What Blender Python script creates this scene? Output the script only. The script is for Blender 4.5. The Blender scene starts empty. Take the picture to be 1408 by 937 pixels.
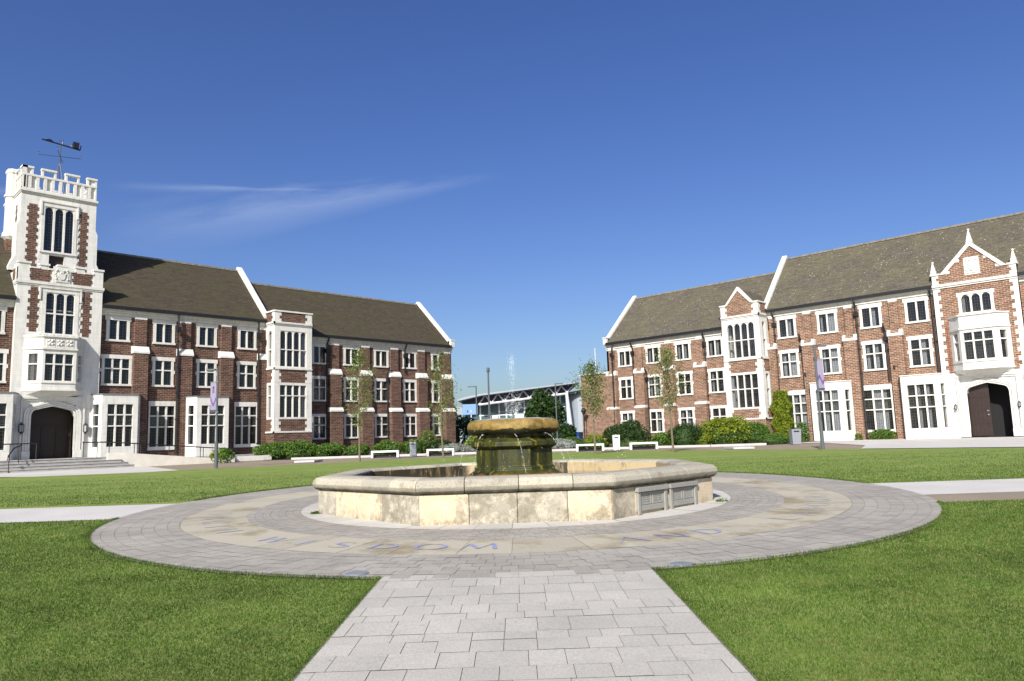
import bpy, bmesh, math, random
import numpy as np
from mathutils import Vector, Matrix
random.seed(7); rng = np.random.default_rng(7)
S = bpy.context.scene; COL = S.collection
R = math.radians
# ------------------------------------------------------------------ frames
F_ = 1014.0; PITCH = R(7.436); ROLL = R(1.887); HEAD = R(44.4); EYE = 1.6
VF = (-math.sin(HEAD), math.cos(HEAD)); VR = (math.cos(HEAD), math.sin(HEAD))

class Fr:
    """plan frame: (a along, n outward, z up) -> world"""
    def __init__(s, o, u, n, k=1, z0=0): s.o, s.u, s.n, s.k, s.z0 = o, u, n, k, z0
    def __call__(s, a, n, z):
        a *= s.k; n *= s.k
        return (s.o[0] + a*s.u[0] + n*s.n[0], s.o[1] + a*s.u[1] + n*s.n[1], z*s.k + s.z0)
    def sub(s, a0, n0, a1, n1):
        p = s(a0, n0, 0); q = s(a1, n1, 0); L = math.hypot(q[0]-p[0], q[1]-p[1])
        u = ((q[0]-p[0])/L, (q[1]-p[1])/L)
        n = (-u[1], u[0]) if (u[0]*s.n[1]-u[1]*s.n[0]) * 1 > 0 else (u[1], -u[0])
        # outward = same side as parent's outward relative to direction
        cr = s.u[0]*s.n[1]-s.u[1]*s.n[0]
        n = (-u[1], u[0]) if cr > 0 else (u[1], -u[0])
        f = Fr((p[0], p[1]), u, n, s.k, s.z0); f.L = L/s.k
        return f
LF = Fr((-55.364, 0), (0, 1), (1, 0))
RF = Fr((0, 60.276), (1, 0), (0, -1))
VW = Fr((0, 0), VR, VF)                       # (s right, t forward, z)
def gz(t):
    if t < -5: return -.105
    return .021*t if t < 23 else .483
def tt(x, y): return x*VF[0] + y*VF[1]

class MB:
    def __init__(s): s.v = []; s.f = []
    def add(s, vs, fs):
        b = len(s.v); s.v += [tuple(p) for p in vs]; s.f += [tuple(i+b for i in f) for f in fs]
    def box(s, fr, a0, a1, n0, n1, z0, z1):
        s.add([fr(a, n, z) for z in (z0, z1) for n in (n0, n1) for a in (a0, a1)],
              [(0,1,3,2),(4,6,7,5),(0,4,5,1),(2,3,7,6),(0,2,6,4),(1,5,7,3)])
    def loft(s, A, B):
        n = len(A); s.add(list(A)+list(B), [tuple(range(n)), tuple(range(2*n-1, n-1, -1))] + [(i, (i+1) % n, n+(i+1) % n, n+i) for i in range(n)])
    def prism(s, fr, poly, n0, n1):           # poly (a,z)
        s.loft([fr(a, n0, z) for a, z in poly], [fr(a, n1, z) for a, z in poly])
    def plan(s, fr, poly, z0, z1):            # poly (a,n)
        s.loft([fr(a, n, z0) for a, n in poly], [fr(a, n, z1) for a, n in poly])
    def prof(s, fr, poly, a0, a1):            # poly (n,z)
        s.loft([fr(a0, n, z) for n, z in poly], [fr(a1, n, z) for n, z in poly])
    def tube(s, pts, r, k=8):
        pts = [Vector(p) for p in pts]; rs = r if isinstance(r, (list, tuple)) else [r]*len(pts)
        rings = []
        for i, p in enumerate(pts):
            d = (pts[min(i+1, len(pts)-1)] - pts[max(i-1, 0)]).normalized()
            x = d.orthogonal().normalized() if abs(d.z) > .9 else d.cross(Vector((0, 0, 1))).normalized()
            if abs(d.z) > .9: x = Vector((1, 0, 0)); x = (x - d*x.dot(d)).normalized()
            y = d.cross(x)
            rings.append([p + (x*math.cos(2*math.pi*j/k) + y*math.sin(2*math.pi*j/k))*rs[i] for j in range(k)])
        b = len(s.v)
        for g in rings: s.v += [tuple(q) for q in g]
        for i in range(len(rings)-1):
            for j in range(k):
                s.f.append((b+i*k+j, b+i*k+(j+1) % k, b+(i+1)*k+(j+1) % k, b+(i+1)*k+j))
        s.f.append(tuple(b+j for j in range(k))[::-1]); s.f.append(tuple(b+(len(rings)-1)*k+j for j in range(k)))
    def lathe(s, c, prof, k=16, rot=0, cap=True):   # prof [(r,z)]
        b = len(s.v); m = len(prof)
        for r, z in prof:
            for j in range(k):
                a = rot + 2*math.pi*j/k; s.v.append((c[0]+r*math.cos(a), c[1]+r*math.sin(a), z))
        for i in range(m-1):
            for j in range(k): s.f.append((b+i*k+j, b+i*k+(j+1) % k, b+(i+1)*k+(j+1) % k, b+(i+1)*k+j))
        if cap: s.f.append(tuple(b+j for j in range(k))[::-1]); s.f.append(tuple(b+(m-1)*k+j for j in range(k)))
    def ball(s, c, r, k=10, sz=1):
        s.lathe(c, [(max(.001, r*math.sin(math.pi*i/8)), c[2]-r*sz*math.cos(math.pi*i/8)) for i in range(9)], k)
    def build(s, name, mat, parent=None, smooth=False, bevel=0, fix=True):
        me = bpy.data.meshes.new(name); me.from_pydata(s.v, [], s.f)
        if fix:
            bm = bmesh.new(); bm.from_mesh(me); bmesh.ops.recalc_face_normals(bm, faces=bm.faces); bm.to_mesh(me); bm.free()
        if smooth: me.polygons.foreach_set('use_smooth', [True]*len(me.polygons))
        me.materials.append(mat)
        o = bpy.data.objects.new(name, me); COL.objects.link(o)
        if parent:
            o.parent = parent
            o.matrix_parent_inverse = Matrix.Translation(parent.location).inverted() if parent.type == 'EMPTY' or parent.location.length else Matrix()
        if bevel:
            m = o.modifiers.new('b', 'BEVEL'); m.width = bevel; m.segments = 2; m.limit_method = 'ANGLE'; m.angle_limit = R(40)
        return o
def tag(o, label=None, cat=None, group=None, kind=None):
    if label: o['label'] = label
    if cat: o['category'] = cat
    if group: o['group'] = group
    if kind: o['kind'] = kind
    return o
def thing(name, loc, label, cat, group=None):
    o = bpy.data.objects.new(name, None); COL.objects.link(o); o.location = loc; o.empty_display_size = .3
    return tag(o, label, cat, group)

# ------------------------------------------------------------------ materials
class N:
    def __init__(s, name):
        s.m = bpy.data.materials.new(name); s.m.use_nodes = True; s.t = s.m.node_tree
        s.b = s.t.nodes['Principled BSDF']; s.out = s.t.nodes['Material Output']
    def n(s, typ, **k):
        x = s.t.nodes.new(typ)
        for a, v in k.items():
            if a.startswith('i_'): x.inputs[a[2:].replace('_', ' ')].default_value = v
            else: setattr(x, a, v)
        return x
    def l(s, a, b): s.t.links.new(a, b)
    def noise(s, vec, scale, detail=4, rough=.6):
        x = s.n('ShaderNodeTexNoise'); x.inputs['Scale'].default_value = scale; x.inputs['Detail'].default_value = detail; x.inputs['Roughness'].default_value = rough
        if vec is not None: s.l(vec, x.inputs['Vector'])
        return x.outputs['Fac']
    def ramp(s, fac, stops):
        r = s.n('ShaderNodeValToRGB'); e = r.color_ramp.elements
        while len(e) < len(stops): e.new(.5)
        for i, (p, c) in enumerate(stops):
            e[i].position = p; e[i].color = (c, c, c, 1) if isinstance(c, (int, float)) else (*c, 1)
        s.l(fac, r.inputs[0]); return r.outputs[0]
    def mix(s, f, a, b, mode='MIX'):
        x = s.n('ShaderNodeMix', data_type='RGBA', blend_type=mode)
        for v, i in ((f, 0), (a, 6), (b, 7)):
            if hasattr(v, 'links'): s.l(v, x.inputs[i])
            elif i == 0: x.inputs[0].default_value = v
            else: x.inputs[i].default_value = (*v, 1)
        return x.outputs[2]
    def math(s, op, a, b=None, c=None):
        x = s.n('ShaderNodeMath', operation=op)
        for i, v in enumerate((a, b, c)):
            if v is None: continue
            if hasattr(v, 'links'): s.l(v, x.inputs[i])
            else: x.inputs[i].default_value = v
        return x.outputs[0]
    def pos(s): return s.n('ShaderNodeNewGeometry').outputs['Position']
    def island(s): return s.n('ShaderNodeNewGeometry').outputs['Random Per Island']
    def bump(s, h, strength=.3, dist=.02):
        x = s.n('ShaderNodeBump'); x.inputs['Strength'].default_value = strength; x.inputs['Distance'].default_value = dist
        s.l(h, x.inputs['Height']); s.l(x.outputs[0], s.b.inputs['Normal'])
    def col(s, c):
        if hasattr(c, 'links'): s.l(c, s.b.inputs['Base Color'])
        else: s.b.inputs['Base Color'].default_value = (*c, 1)
    def set(s, rough=.7, metal=0, spec=.5):
        s.b.inputs['Roughness'].default_value = rough; s.b.inputs['Metallic'].default_value = metal; s.b.inputs['Specular IOR Level'].default_value = spec
        return s.m
    def wallcoord(s):
        g = s.n('ShaderNodeNewGeometry'); p = s.n('ShaderNodeSeparateXYZ'); s.l(g.outputs['Position'], p.inputs[0])
        q = s.n('ShaderNodeSeparateXYZ'); s.l(g.outputs['True Normal'], q.inputs[0])
        f = s.math('GREATER_THAN', s.math('ABSOLUTE', q.outputs[0]), .7)
        u = s.math('ADD', s.math('MULTIPLY', p.outputs[1], f), s.math('MULTIPLY', p.outputs[0], s.math('SUBTRACT', 1, f)))
        c = s.n('ShaderNodeCombineXYZ'); s.l(u, c.inputs[0]); s.l(p.outputs[2], c.inputs[1]); return c.outputs[0], g.outputs['Position']
def brick_mat(name, c1, c2, mortar):
    k = N(name); c, p = k.wallcoord()
    b = k.n('ShaderNodeTexBrick'); k.l(c, b.inputs['Vector'])
    for a, v in (('Scale', 1), ('Mortar Size', .018), ('Mortar Smooth', .2), ('Bias', -.1), ('Brick Width', .36), ('Row Height', .13)): b.inputs[a].default_value = v
    b.inputs['Color1'].default_value = (*c1, 1); b.inputs['Color2'].default_value = (*c2, 1); b.inputs['Mortar'].default_value = (*mortar, 1)
    sc = k.n('ShaderNodeMapping'); sc.inputs['Scale'].default_value = (2.78, 2.78, 7.7); k.l(p, sc.inputs[0])
    v = k.n('ShaderNodeTexVoronoi'); v.inputs['Scale'].default_value = 1; k.l(sc.outputs[0], v.inputs['Vector'])
    bw = k.n('ShaderNodeRGBToBW'); k.l(v.outputs['Color'], bw.inputs[0])
    x = k.mix(1, b.outputs['Color'], k.ramp(bw.outputs[0], [(.2, .75), (.5, 1), (.8, 1.22)]), 'MULTIPLY')
    x = k.mix(1, x, k.ramp(k.noise(p, .55, 5), [(.3, .85), (.7, 1.1)]), 'MULTIPLY')
    k.col(x); k.bump(b.outputs['Fac'], -.35, .01); return k.set(.85, spec=.3)
M = {}
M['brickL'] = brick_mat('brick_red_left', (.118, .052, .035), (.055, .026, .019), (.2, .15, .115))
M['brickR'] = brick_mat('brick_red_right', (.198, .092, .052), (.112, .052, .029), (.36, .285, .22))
def plain(name, c, rough=.6, metal=0, var=0, scale=3, spec=.5):
    k = N(name)
    if var: k.col(k.mix(1, c, k.ramp(k.noise(k.pos(), scale, 5), [(.3, 1-var), (.7, 1+var*.3)]), 'MULTIPLY'))
    else: k.col(c)
    return k.set(rough, metal, spec)
k = N('painted_stone'); p = k.pos()
mp = k.n('ShaderNodeMapping'); mp.inputs['Scale'].default_value = (3, 3, .5); k.l(p, mp.inputs[0])
x = k.mix(1, (.70, .69, .645), k.ramp(k.noise(mp.outputs[0], 1.2, 6, .7), [(.28, .74), (.5, .96), (.7, 1.0)]), 'MULTIPLY')
wc, _ = k.wallcoord(); jb = k.n('ShaderNodeTexBrick'); k.l(wc, jb.inputs['Vector'])
for a_, v_ in (('Scale', 1), ('Mortar Size', .008), ('Mortar Smooth', .3), ('Brick Width', .72), ('Row Height', .34)): jb.inputs[a_].default_value = v_
jb.inputs['Color1'].default_value = (1, 1, 1, 1); jb.inputs['Color2'].default_value = (.93, .925, .91, 1); jb.inputs['Mortar'].default_value = (.8, .79, .76, 1)
x = k.mix(1, x, jb.outputs['Color'], 'MULTIPLY')
x = k.mix(k.ramp(k.noise(p, .9, 7, .75), [(.6, 0), (.78, .5)]), x, (.5, .47, .4))
k.col(x); k.bump(k.noise(p, 30, 3), .08, .01); M['stone'] = k.set(.6, spec=.3)
M['cream'] = plain('cream_render', (.7, .66, .57), .8, var=.12, scale=2)
def roof_mat(name, base, moss, lichen):
    k = N(name); c, p = k.wallcoord()
    g = k.n('ShaderNodeSeparateXYZ'); k.l(p, g.inputs[0])
    q = k.n('ShaderNodeNewGeometry'); qn = k.n('ShaderNodeSeparateXYZ'); k.l(q.outputs['True Normal'], qn.inputs[0])
    f = k.math('GREATER_THAN', k.math('ABSOLUTE', qn.outputs[0]), k.math('ABSOLUTE', qn.outputs[1]))
    u = k.math('ADD', k.math('MULTIPLY', g.outputs[1], f), k.math('MULTIPLY', g.outputs[0], k.math('SUBTRACT', 1, f)))
    cc = k.n('ShaderNodeCombineXYZ'); k.l(u, cc.inputs[0]); k.l(g.outputs[2], cc.inputs[1])
    b = k.n('ShaderNodeTexBrick'); k.l(cc.outputs[0], b.inputs['Vector'])
    for a, v in (('Scale', 1), ('Mortar Size', .006), ('Brick Width', .19), ('Row Height', .085), ('Bias', 0)): b.inputs[a].default_value = v
    b.inputs['Color1'].default_value = (*base, 1); b.inputs['Color2'].default_value = tuple(x*.72 for x in base)+(1,); b.inputs['Mortar'].default_value = tuple(x*.35 for x in base)+(1,)
    x = k.mix(k.ramp(k.noise(p, .45, 8, .72), [(.42, 0), (.62, .75)]), b.outputs['Color'], moss)
    st = k.n('ShaderNodeMapping'); st.inputs['Scale'].default_value = (.6, .6, 4.5); k.l(p, st.inputs[0])
    x = k.mix(1, x, k.ramp(k.noise(st.outputs[0], 2.2, 6, .75), [(.3, .62), (.72, 1.35)]), 'MULTIPLY')
    if lichen:
        v = k.n('ShaderNodeTexVoronoi'); v.inputs['Scale'].default_value = 3.4; k.l(p, v.inputs['Vector'])
        w = k.math('MULTIPLY', k.math('LESS_THAN', v.outputs['Distance'], .17), k.ramp(k.noise(p, .7, 4), [(.42, 0), (.62, 1)]))
        v2 = k.n('ShaderNodeTexVoronoi'); v2.inputs['Scale'].default_value = 6; k.l(p, v2.inputs['Vector'])
        w2 = k.math('MULTIPLY', k.math('LESS_THAN', v2.outputs['Distance'], .15), .55)
        x = k.mix(k.math('MULTIPLY', k.math('MAXIMUM', w, w2), lichen), x, (.42, .38, .28))
    k.col(x); k.bump(b.outputs['Fac'], -.6, .02); return k.set(.9, spec=.2)
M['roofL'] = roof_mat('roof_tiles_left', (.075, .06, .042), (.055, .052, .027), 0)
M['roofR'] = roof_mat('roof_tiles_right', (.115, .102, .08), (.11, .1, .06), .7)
k = N('window_glass'); g = k.n('ShaderNodeNewGeometry'); sp = k.n('ShaderNodeSeparateXYZ'); k.l(g.outputs['Position'], sp.inputs[0])
a = k.math('ADD', sp.outputs[0], sp.outputs[1])
def line(v, d, w): return k.math('LESS_THAN', k.math('FRACT', k.math('DIVIDE', v, d)), w/d)
ld = k.math('MAXIMUM', line(a, .165, .016), line(sp.outputs[2], .21, .016))
gl = k.n('ShaderNodeBsdfGlossy'); gl.inputs['Roughness'].default_value = .02; gl.inputs['Color'].default_value = (1, 1, 1, 1)
bn = k.n('ShaderNodeBump'); bn.inputs['Strength'].default_value = .12; bn.inputs['Distance'].default_value = .02; k.l(k.noise(g.outputs['Position'], 2.5, 2), bn.inputs['Height']); k.l(bn.outputs[0], gl.inputs['Normal'])
tr = k.n('ShaderNodeBsdfTransparent'); tr.inputs['Color'].default_value = (.8, .82, .83, 1)
dt = k.n('ShaderNodeVectorMath', operation='DOT_PRODUCT'); k.l(g.outputs['Incoming'], dt.inputs[0]); k.l(g.outputs['True Normal'], dt.inputs[1])
fz = k.math('ADD', k.math('MULTIPLY', k.math('POWER', k.math('SUBTRACT', 1, k.math('ABSOLUTE', dt.outputs['Value'])), 5), .94), .055)
mx = k.n('ShaderNodeMixShader'); k.l(fz, mx.inputs[0]); k.l(tr.outputs[0], mx.inputs[1]); k.l(gl.outputs[0], mx.inputs[2])
k.col((.06, .063, .066)); k.set(.5)
m2 = k.n('ShaderNodeMixShader'); k.l(ld, m2.inputs[0]); k.l(mx.outputs[0], m2.inputs[1]); k.l(k.b.outputs[0], m2.inputs[2]); k.l(m2.outputs[0], k.out.inputs[0])
M['glass'] = k.m
M['ridge'] = plain('ridge_mortar', (.19, .175, .14), .9, var=.5, scale=4)
M['dark'] = plain('unlit_black', (.012, .012, .013), .9)  # near-black colour standing in for the shade of unlit rooms
M['curtain'] = plain('curtain_cloth', (.42, .43, .45), .9, var=.35, scale=8)
M['black'] = plain('black_iron', (.012, .012, .014), .45)
M['grey'] = plain('grey_painted_metal', (.11, .125, .14), .4, .3)
M['lead'] = plain('lead_flashing', (.16, .165, .17), .6, var=.2)
M['wood'] = plain('dark_oak', (.028, .014, .011), .5, var=.4, scale=9)
M['oak'] = plain('oak_door', (.028, .016, .009), .5, var=.3, scale=9)
M['white'] = plain('white_bench_paint', (.8, .8, .78), .5)
M['bin'] = plain('steel_bin', (.3, .32, .36), .45, .4)
M['soil'] = plain('soil', (.05, .035, .025), .95, var=.4)
M['kerb'] = plain('kerb_stone', (.46, .44, .43), .8, var=.15)
M['step'] = plain('step_stone', (.36, .35, .33), .8, var=.25)
M['bark'] = plain('bark', (.16, .13, .085), .9, var=.3, scale=12)
M['red'] = plain('red_pipe', (.3, .05, .04), .5)
def ground_mat(name, c, fine, coarse=.8, var=.2, rough=.9):
    k = N(name); p = k.pos()
    x = k.mix(1, c, k.ramp(k.noise(p, fine, 6, .75), [(.25, 1-var), (.75, 1+var)]), 'MULTIPLY')
    x = k.mix(1, x, k.ramp(k.noise(p, coarse, 5), [(.3, .88), (.7, 1.08)]), 'MULTIPLY')
    k.col(x); k.bump(k.noise(p, fine*2, 3), .25, .01); return k.set(rough, spec=.25)
M['ground'] = ground_mat('bound_gravel', (.25, .205, .15), 25)
M['far'] = ground_mat('asphalt', (.11, .105, .1), 20)
M['pale'] = ground_mat('pale_paving', (.5, .48, .445), 30, .5, .1)
def paver_mat(name, c, var, fine=60, spots=.25):
    k = N(name); p = k.pos(); i = k.island()
    x = k.mix(1, c, k.ramp(i, [(0, 1-var), (1, 1+var)]), 'MULTIPLY')
    x = k.mix(1, x, k.ramp(k.noise(p, fine, 3, .8), [(.25, 1-spots), (.75, 1+spots)]), 'MULTIPLY')
    x = k.mix(1, x, k.ramp(k.noise(p, .9, 6, .65), [(.3, .84), (.65, 1.05)]), 'MULTIPLY')
    x = k.mix(k.ramp(k.noise(p, 3.3, 8, .75), [(.58, 0), (.72, .4)]), x, tuple(v*.5 for v in c))
    x = k.mix(k.ramp(k.noise(p, 17, 3, .5), [(.71, 0), (.75, .5)]), x, tuple(v*.35 for v in c))
    k.col(x); k.bump(k.noise(p, fine, 3), .2, .006); return k.set(.85, spec=.3)
M['slab'] = paver_mat('granite_slab', (.425, .403, .355), .05)
M['paver'] = paver_mat('block_paver', (.325, .302, .262), .08)
M['ringstone'] = paver_mat('pale_kerb_ring', (.48, .46, .42), .06)
k = N('sandstone_ring'); p = k.pos(); i = k.island()
x = k.mix(1, (.385, .355, .275), k.ramp(i, [(0, .93), (1, 1.05)]), 'MULTIPLY')
x = k.mix(k.ramp(k.noise(p, 1.1, 5, .6), [(.5, 0), (.64, .8)]), x, (.235, .19, .11))
x = k.mix(1, x, k.ramp(k.noise(p, 40, 3), [(.3, .9), (.7, 1.1)]), 'MULTIPLY'); k.col(x); M['sand'] = k.set(.8, spec=.3)
M['joint'] = plain('paver_joint', (.17, .15, .13), .95)
k = N('blue_inlay'); k.col(k.mix(k.ramp(k.noise(k.pos(), 14, 6, .75), [(.38, .25), (.62, .95)]), (.12, .16, .5), (.34, .34, .36))); M['letter'] = k.set(.6)
k = N('worn_inlay'); k.col(k.mix(k.ramp(k.noise(k.pos(), 14, 6, .75), [(.35, .55), (.6, 1)]), (.2, .22, .42), (.37, .36, .32))); M['worn'] = k.set(.7)
k = N('fountain_stone'); p = k.pos(); i = k.island()
x = k.mix(k.ramp(i, [(.45, 0), (.62, 1)]), (.55, .455, .315), (.33, .305, .245))
ns = k.noise(p, 1.7, 9, .68)
x = k.mix(k.ramp(ns, [(.52, 0), (.54, .6), (.62, .7)]), x, (.22, .195, .145))
x = k.mix(k.ramp(k.noise(p, 5, 7, .7), [(.48, 0), (.62, .6)]), x, (.58, .52, .41))
sz = k.n('ShaderNodeSeparateXYZ'); k.l(p, sz.inputs[0])
bd = k.math('MULTIPLY', k.ramp(k.math('SUBTRACT', .50, sz.outputs[2]), [(0, 0), (.28, 1)]), k.ramp(k.noise(p, 9, 6, .8), [(.42, 0), (.6, .8)]))
x = k.mix(bd, x, (.13, .11, .07))
x = k.mix(1, x, k.ramp(k.noise(p, 45, 4, .8), [(.25, .68), (.6, 1.08)]), 'MULTIPLY')
k.col(x); k.bump(k.noise(p, 24, 6, .8), .5, .012); M['fount'] = k.set(.9, spec=.2)
k = N('coping_stone'); p = k.pos(); i = k.island()
x = k.mix(k.ramp(i, [(.3, 0), (.8, 1)]), (.47, .425, .33), (.34, .315, .255))
sz = k.n('ShaderNodeSeparateXYZ'); k.l(p, sz.inputs[0])
low_dark = k.math('MULTIPLY', k.ramp(sz.outputs[2], [(.76, 1), (.86, 0)]), k.ramp(k.noise(p, 4, 5), [(.3, .5), (.6, 1)]))
x = k.mix(low_dark, x, (.06, .055, .035))  # coping colour darker towards its underside, broken up by noise
x = k.mix(k.ramp(k.noise(p, 2.4, 8, .7), [(.52, 0), (.6, .6)]), x, (.2, .175, .13))
x = k.mix(1, x, k.ramp(k.noise(p, 38, 5, .85), [(.28, .55), (.55, 1.08)]), 'MULTIPLY')
k.col(x); k.bump(k.noise(p, 30, 5, .8), .45, .01); M['coping'] = k.set(.9, spec=.2)
k = N('basin_inner'); p = k.pos(); mp = k.n('ShaderNodeMapping'); mp.inputs['Scale'].default_value = (1, 1, .25); k.l(p, mp.inputs[0])
x = k.mix(k.ramp(k.noise(mp.outputs[0], 3, 8, .75), [(.45, 0), (.64, 1)]), (.035, .028, .014), (.42, .33, .19))
x = k.mix(k.ramp(k.noise(mp.outputs[0], 6, 6, .7), [(.55, 0), (.68, .6)]), x, (.30, .2, .05)); k.col(x); M['inner'] = k.set(.7)
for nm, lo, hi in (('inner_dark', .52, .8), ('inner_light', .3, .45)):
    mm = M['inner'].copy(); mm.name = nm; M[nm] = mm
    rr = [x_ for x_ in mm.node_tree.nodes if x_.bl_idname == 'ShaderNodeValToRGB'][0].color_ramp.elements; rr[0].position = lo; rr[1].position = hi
def moss_mat(name, c1, c2, c3):
    k = N(name); p = k.pos(); mp = k.n('ShaderNodeMapping'); mp.inputs['Scale'].default_value = (1, 1, .12); k.l(p, mp.inputs[0])
    x = k.mix(k.ramp(k.noise(mp.outputs[0], 4, 6, .6), [(.38, 0), (.6, 1)]), c1, c2)
    x = k.mix(k.ramp(k.noise(mp.outputs[0], 9, 5, .6), [(.58, 0), (.68, .8)]), x, c3)
    x = k.mix(1, x, k.ramp(k.noise(p, 22, 6, .85), [(.3, .45), (.6, 1.15)]), 'MULTIPLY')
    sz = k.n('ShaderNodeSeparateXYZ'); k.l(p, sz.inputs[0]); rs = k.math('ADD', sz.outputs[2], k.math('MULTIPLY', k.noise(p, 6, 5), .22)); x = k.mix(k.ramp(rs, [(.95, .8), (1.1, 0)]), x, (.2, .09, .015))
    k.col(x); k.bump(k.noise(p, 22, 6, .8), .5, .012); return k.set(.5, spec=.4)
M['moss'] = moss_mat('wet_moss', (.009, .012, .003), (.045, .05, .006), (.28, .225, .02))
k = N('mossy_cap'); p = k.pos()
x = k.mix(k.ramp(k.noise(p, 3, 7, .7), [(.35, 0), (.6, 1)]), (.13, .085, .015), (.36, .235, .055))
x = k.mix(k.ramp(k.noise(p, 7, 6, .7), [(.5, 0), (.66, .9)]), x, (.09, .065, .01))
sz = k.n('ShaderNodeSeparateXYZ'); k.l(p, sz.inputs[0])
zz = k.math('ADD', sz.outputs[2], k.math('MULTIPLY', k.noise(p, 5, 5, .7), .16))
x = k.mix(k.ramp(zz, [(1.82, 1), (1.86, 0)]) if False else k.math('LESS_THAN', zz, 1.835), x, (.022, .022, .004))
x = k.mix(k.math('GREATER_THAN', sz.outputs[2], 1.95), x, (.33, .31, .27))
k.col(x); k.bump(k.noise(p, 14, 7, .8), .7, .03); M['cap'] = k.set(.5)
k = N('basin_water'); k.col((.13, .095, .04)); k.bump(k.noise(k.pos(), 9, 4), .25, .02); M['water'] = k.set(.06)
k = N('water_spray'); k.col((.85, .88, .92)); k.b.inputs['Alpha'].default_value = .55; M['spray'] = k.set(.2)
def leaf_mat(name, c1, c2, trans=.35):
    k = N(name); i = k.island()
    x = k.mix(i, c1, c2); x = k.mix(1, x, k.ramp(k.noise(k.pos(), 1.3, 3), [(.3, .75), (.7, 1.2)]), 'MULTIPLY')
    k.col(x); k.set(.55, spec=.3)
    t = k.n('ShaderNodeBsdfTranslucent'); k.l(x, t.inputs[0]); mx = k.n('ShaderNodeMixShader'); mx.inputs[0].default_value = trans
    k.l(k.b.outputs[0], mx.inputs[1]); k.l(t.outputs[0], mx.inputs[2]); k.l(mx.outputs[0], k.out.inputs[0]); return k.m
M['leafY'] = leaf_mat('young_leaves', (.10, .15, .03), (.19, .26, .055))
M['leafB'] = leaf_mat('brownish_leaves', (.085, .125, .03), (.18, .23, .055))
M['leafD'] = leaf_mat('dark_leaves', (.02, .05, .012), (.05, .10, .02))
M['leafG'] = leaf_mat('green_leaves', (.045, .11, .015), (.16, .27, .04))
M['leafL'] = leaf_mat('lime_leaves', (.13, .2, .015), (.3, .34, .03))
M['leafS'] = leaf_mat('silver_leaves', (.22, .25, .2), (.38, .4, .36))
M['leafF'] = leaf_mat('flower_leaves', (.5, .45, .06), (.65, .62, .35))
k = N('lawn_grass'); p = k.pos()
n1 = k.noise(p, 1.3, 6, .65); n2 = k.noise(p, 35, 4, .8)
x = k.mix(k.ramp(n1, [(.3, 0), (.7, 1)]), (.148, .22, .048), (.235, .282, .078))
x = k.mix(1, x, k.ramp(n2, [(.25, .6), (.75, 1.3)]), 'MULTIPLY')
sx = k.n('ShaderNodeSeparateXYZ'); k.l(p, sx.inputs[0])
st = k.math('SINE', k.math('MULTIPLY', k.math('ADD', k.math('MULTIPLY', sx.outputs[0], VF[0]), k.math('MULTIPLY', sx.outputs[1], VF[1])), 2.2))
x = k.mix(1, x, k.ramp(k.math('ADD', k.math('MULTIPLY', st, .5), .5), [(0, .93), (1, 1.07)]), 'MULTIPLY')
k.col(x); k.bump(n2, .6, .03); M['lawn'] = k.set(.9, spec=.1)
k = N('grass_blade'); p = k.pos(); i = k.island()
x = k.mix(i, (.032, .1, .01), (.138, .212, .03)); x = k.mix(1, x, k.ramp(k.noise(p, 1.3, 6, .65), [(.33, .6), (.67, 1.25)]), 'MULTIPLY'); x = k.mix(k.ramp(k.noise(p, 4.5, 5, .7), [(.5, 0), (.72, .55)]), x, (.26, .25, .08)); x = k.mix(1, x, k.ramp(k.noise(p, .5, 3), [(.35, .78), (.65, 1.12)]), 'MULTIPLY')
x = k.mix(k.math('GREATER_THAN', i, .955), x, (.26, .24, .10))
k.col(x); k.set(.6, spec=.25)
t = k.n('ShaderNodeBsdfTranslucent'); k.l(x, t.inputs[0]); mx = k.n('ShaderNodeMixShader'); mx.inputs[0].default_value = .35
k.l(k.b.outputs[0], mx.inputs[1]); k.l(t.outputs[0], mx.inputs[2]); k.l(mx.outputs[0], k.out.inputs[0]); M['blade'] = k.m

# ------------------------------------------------------------------ building helpers
def panel(mb, fr, a0, a1, z0, z1, holes, n0, n1):
    zs = sorted({z0, z1, *[h[2] for h in holes if z0 < h[2] < z1], *[h[3] for h in holes if z0 < h[3] < z1]})
    for za, zb in zip(zs, zs[1:]):
        zm = (za+zb)/2; segs = sorted((h[0], h[1]) for h in holes if h[2] < zm < h[3]); x = a0
        for s0, s1 in segs:
            if s0 > x: mb.box(fr, x, min(s0, a1), n0, n1, za, zb)
            x = max(x, s1)
        if x < a1: mb.box(fr, x, a1, n0, n1, za, zb)
def arch_pts(a0, a1, zs, zt, kind, n=7):
    am = (a0+a1)/2; h = (a1-a0)/2; out = []
    for i in range(n+1):
        q = math.pi/2*i/n
        if kind == 'round': out.append((am-h*math.cos(q), zs+(zt-zs)*math.sin(q)))
        else:
            s = i/n; out.append((a0+h*(1-math.cos(q))*.55+h*s*.45 if kind == 'pointed' else am-h*math.cos(q)**.9, zs+(zt-zs)*(math.sin(q)**(.95 if kind == 'pointed' else .72))))
    return out
def tudor(a0, a1, zs, zt, n=10):
    am = (a0+a1)/2; h = am-a0; out = []
    for i in range(n+1):
        s = i/n; q = min(1, s/.35); r = (zt-zs)
        if s <= .35: out.append((a0+h*.22*(1-math.cos(math.pi/2*q)), zs+r*.62*math.sin(math.pi/2*q)))
        else:
            v = (s-.35)/.65; out.append((a0+h*(.22+.78*v), zs+r*(.62+.38*(v*(1.25-.25*v)))))
    return out
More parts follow.
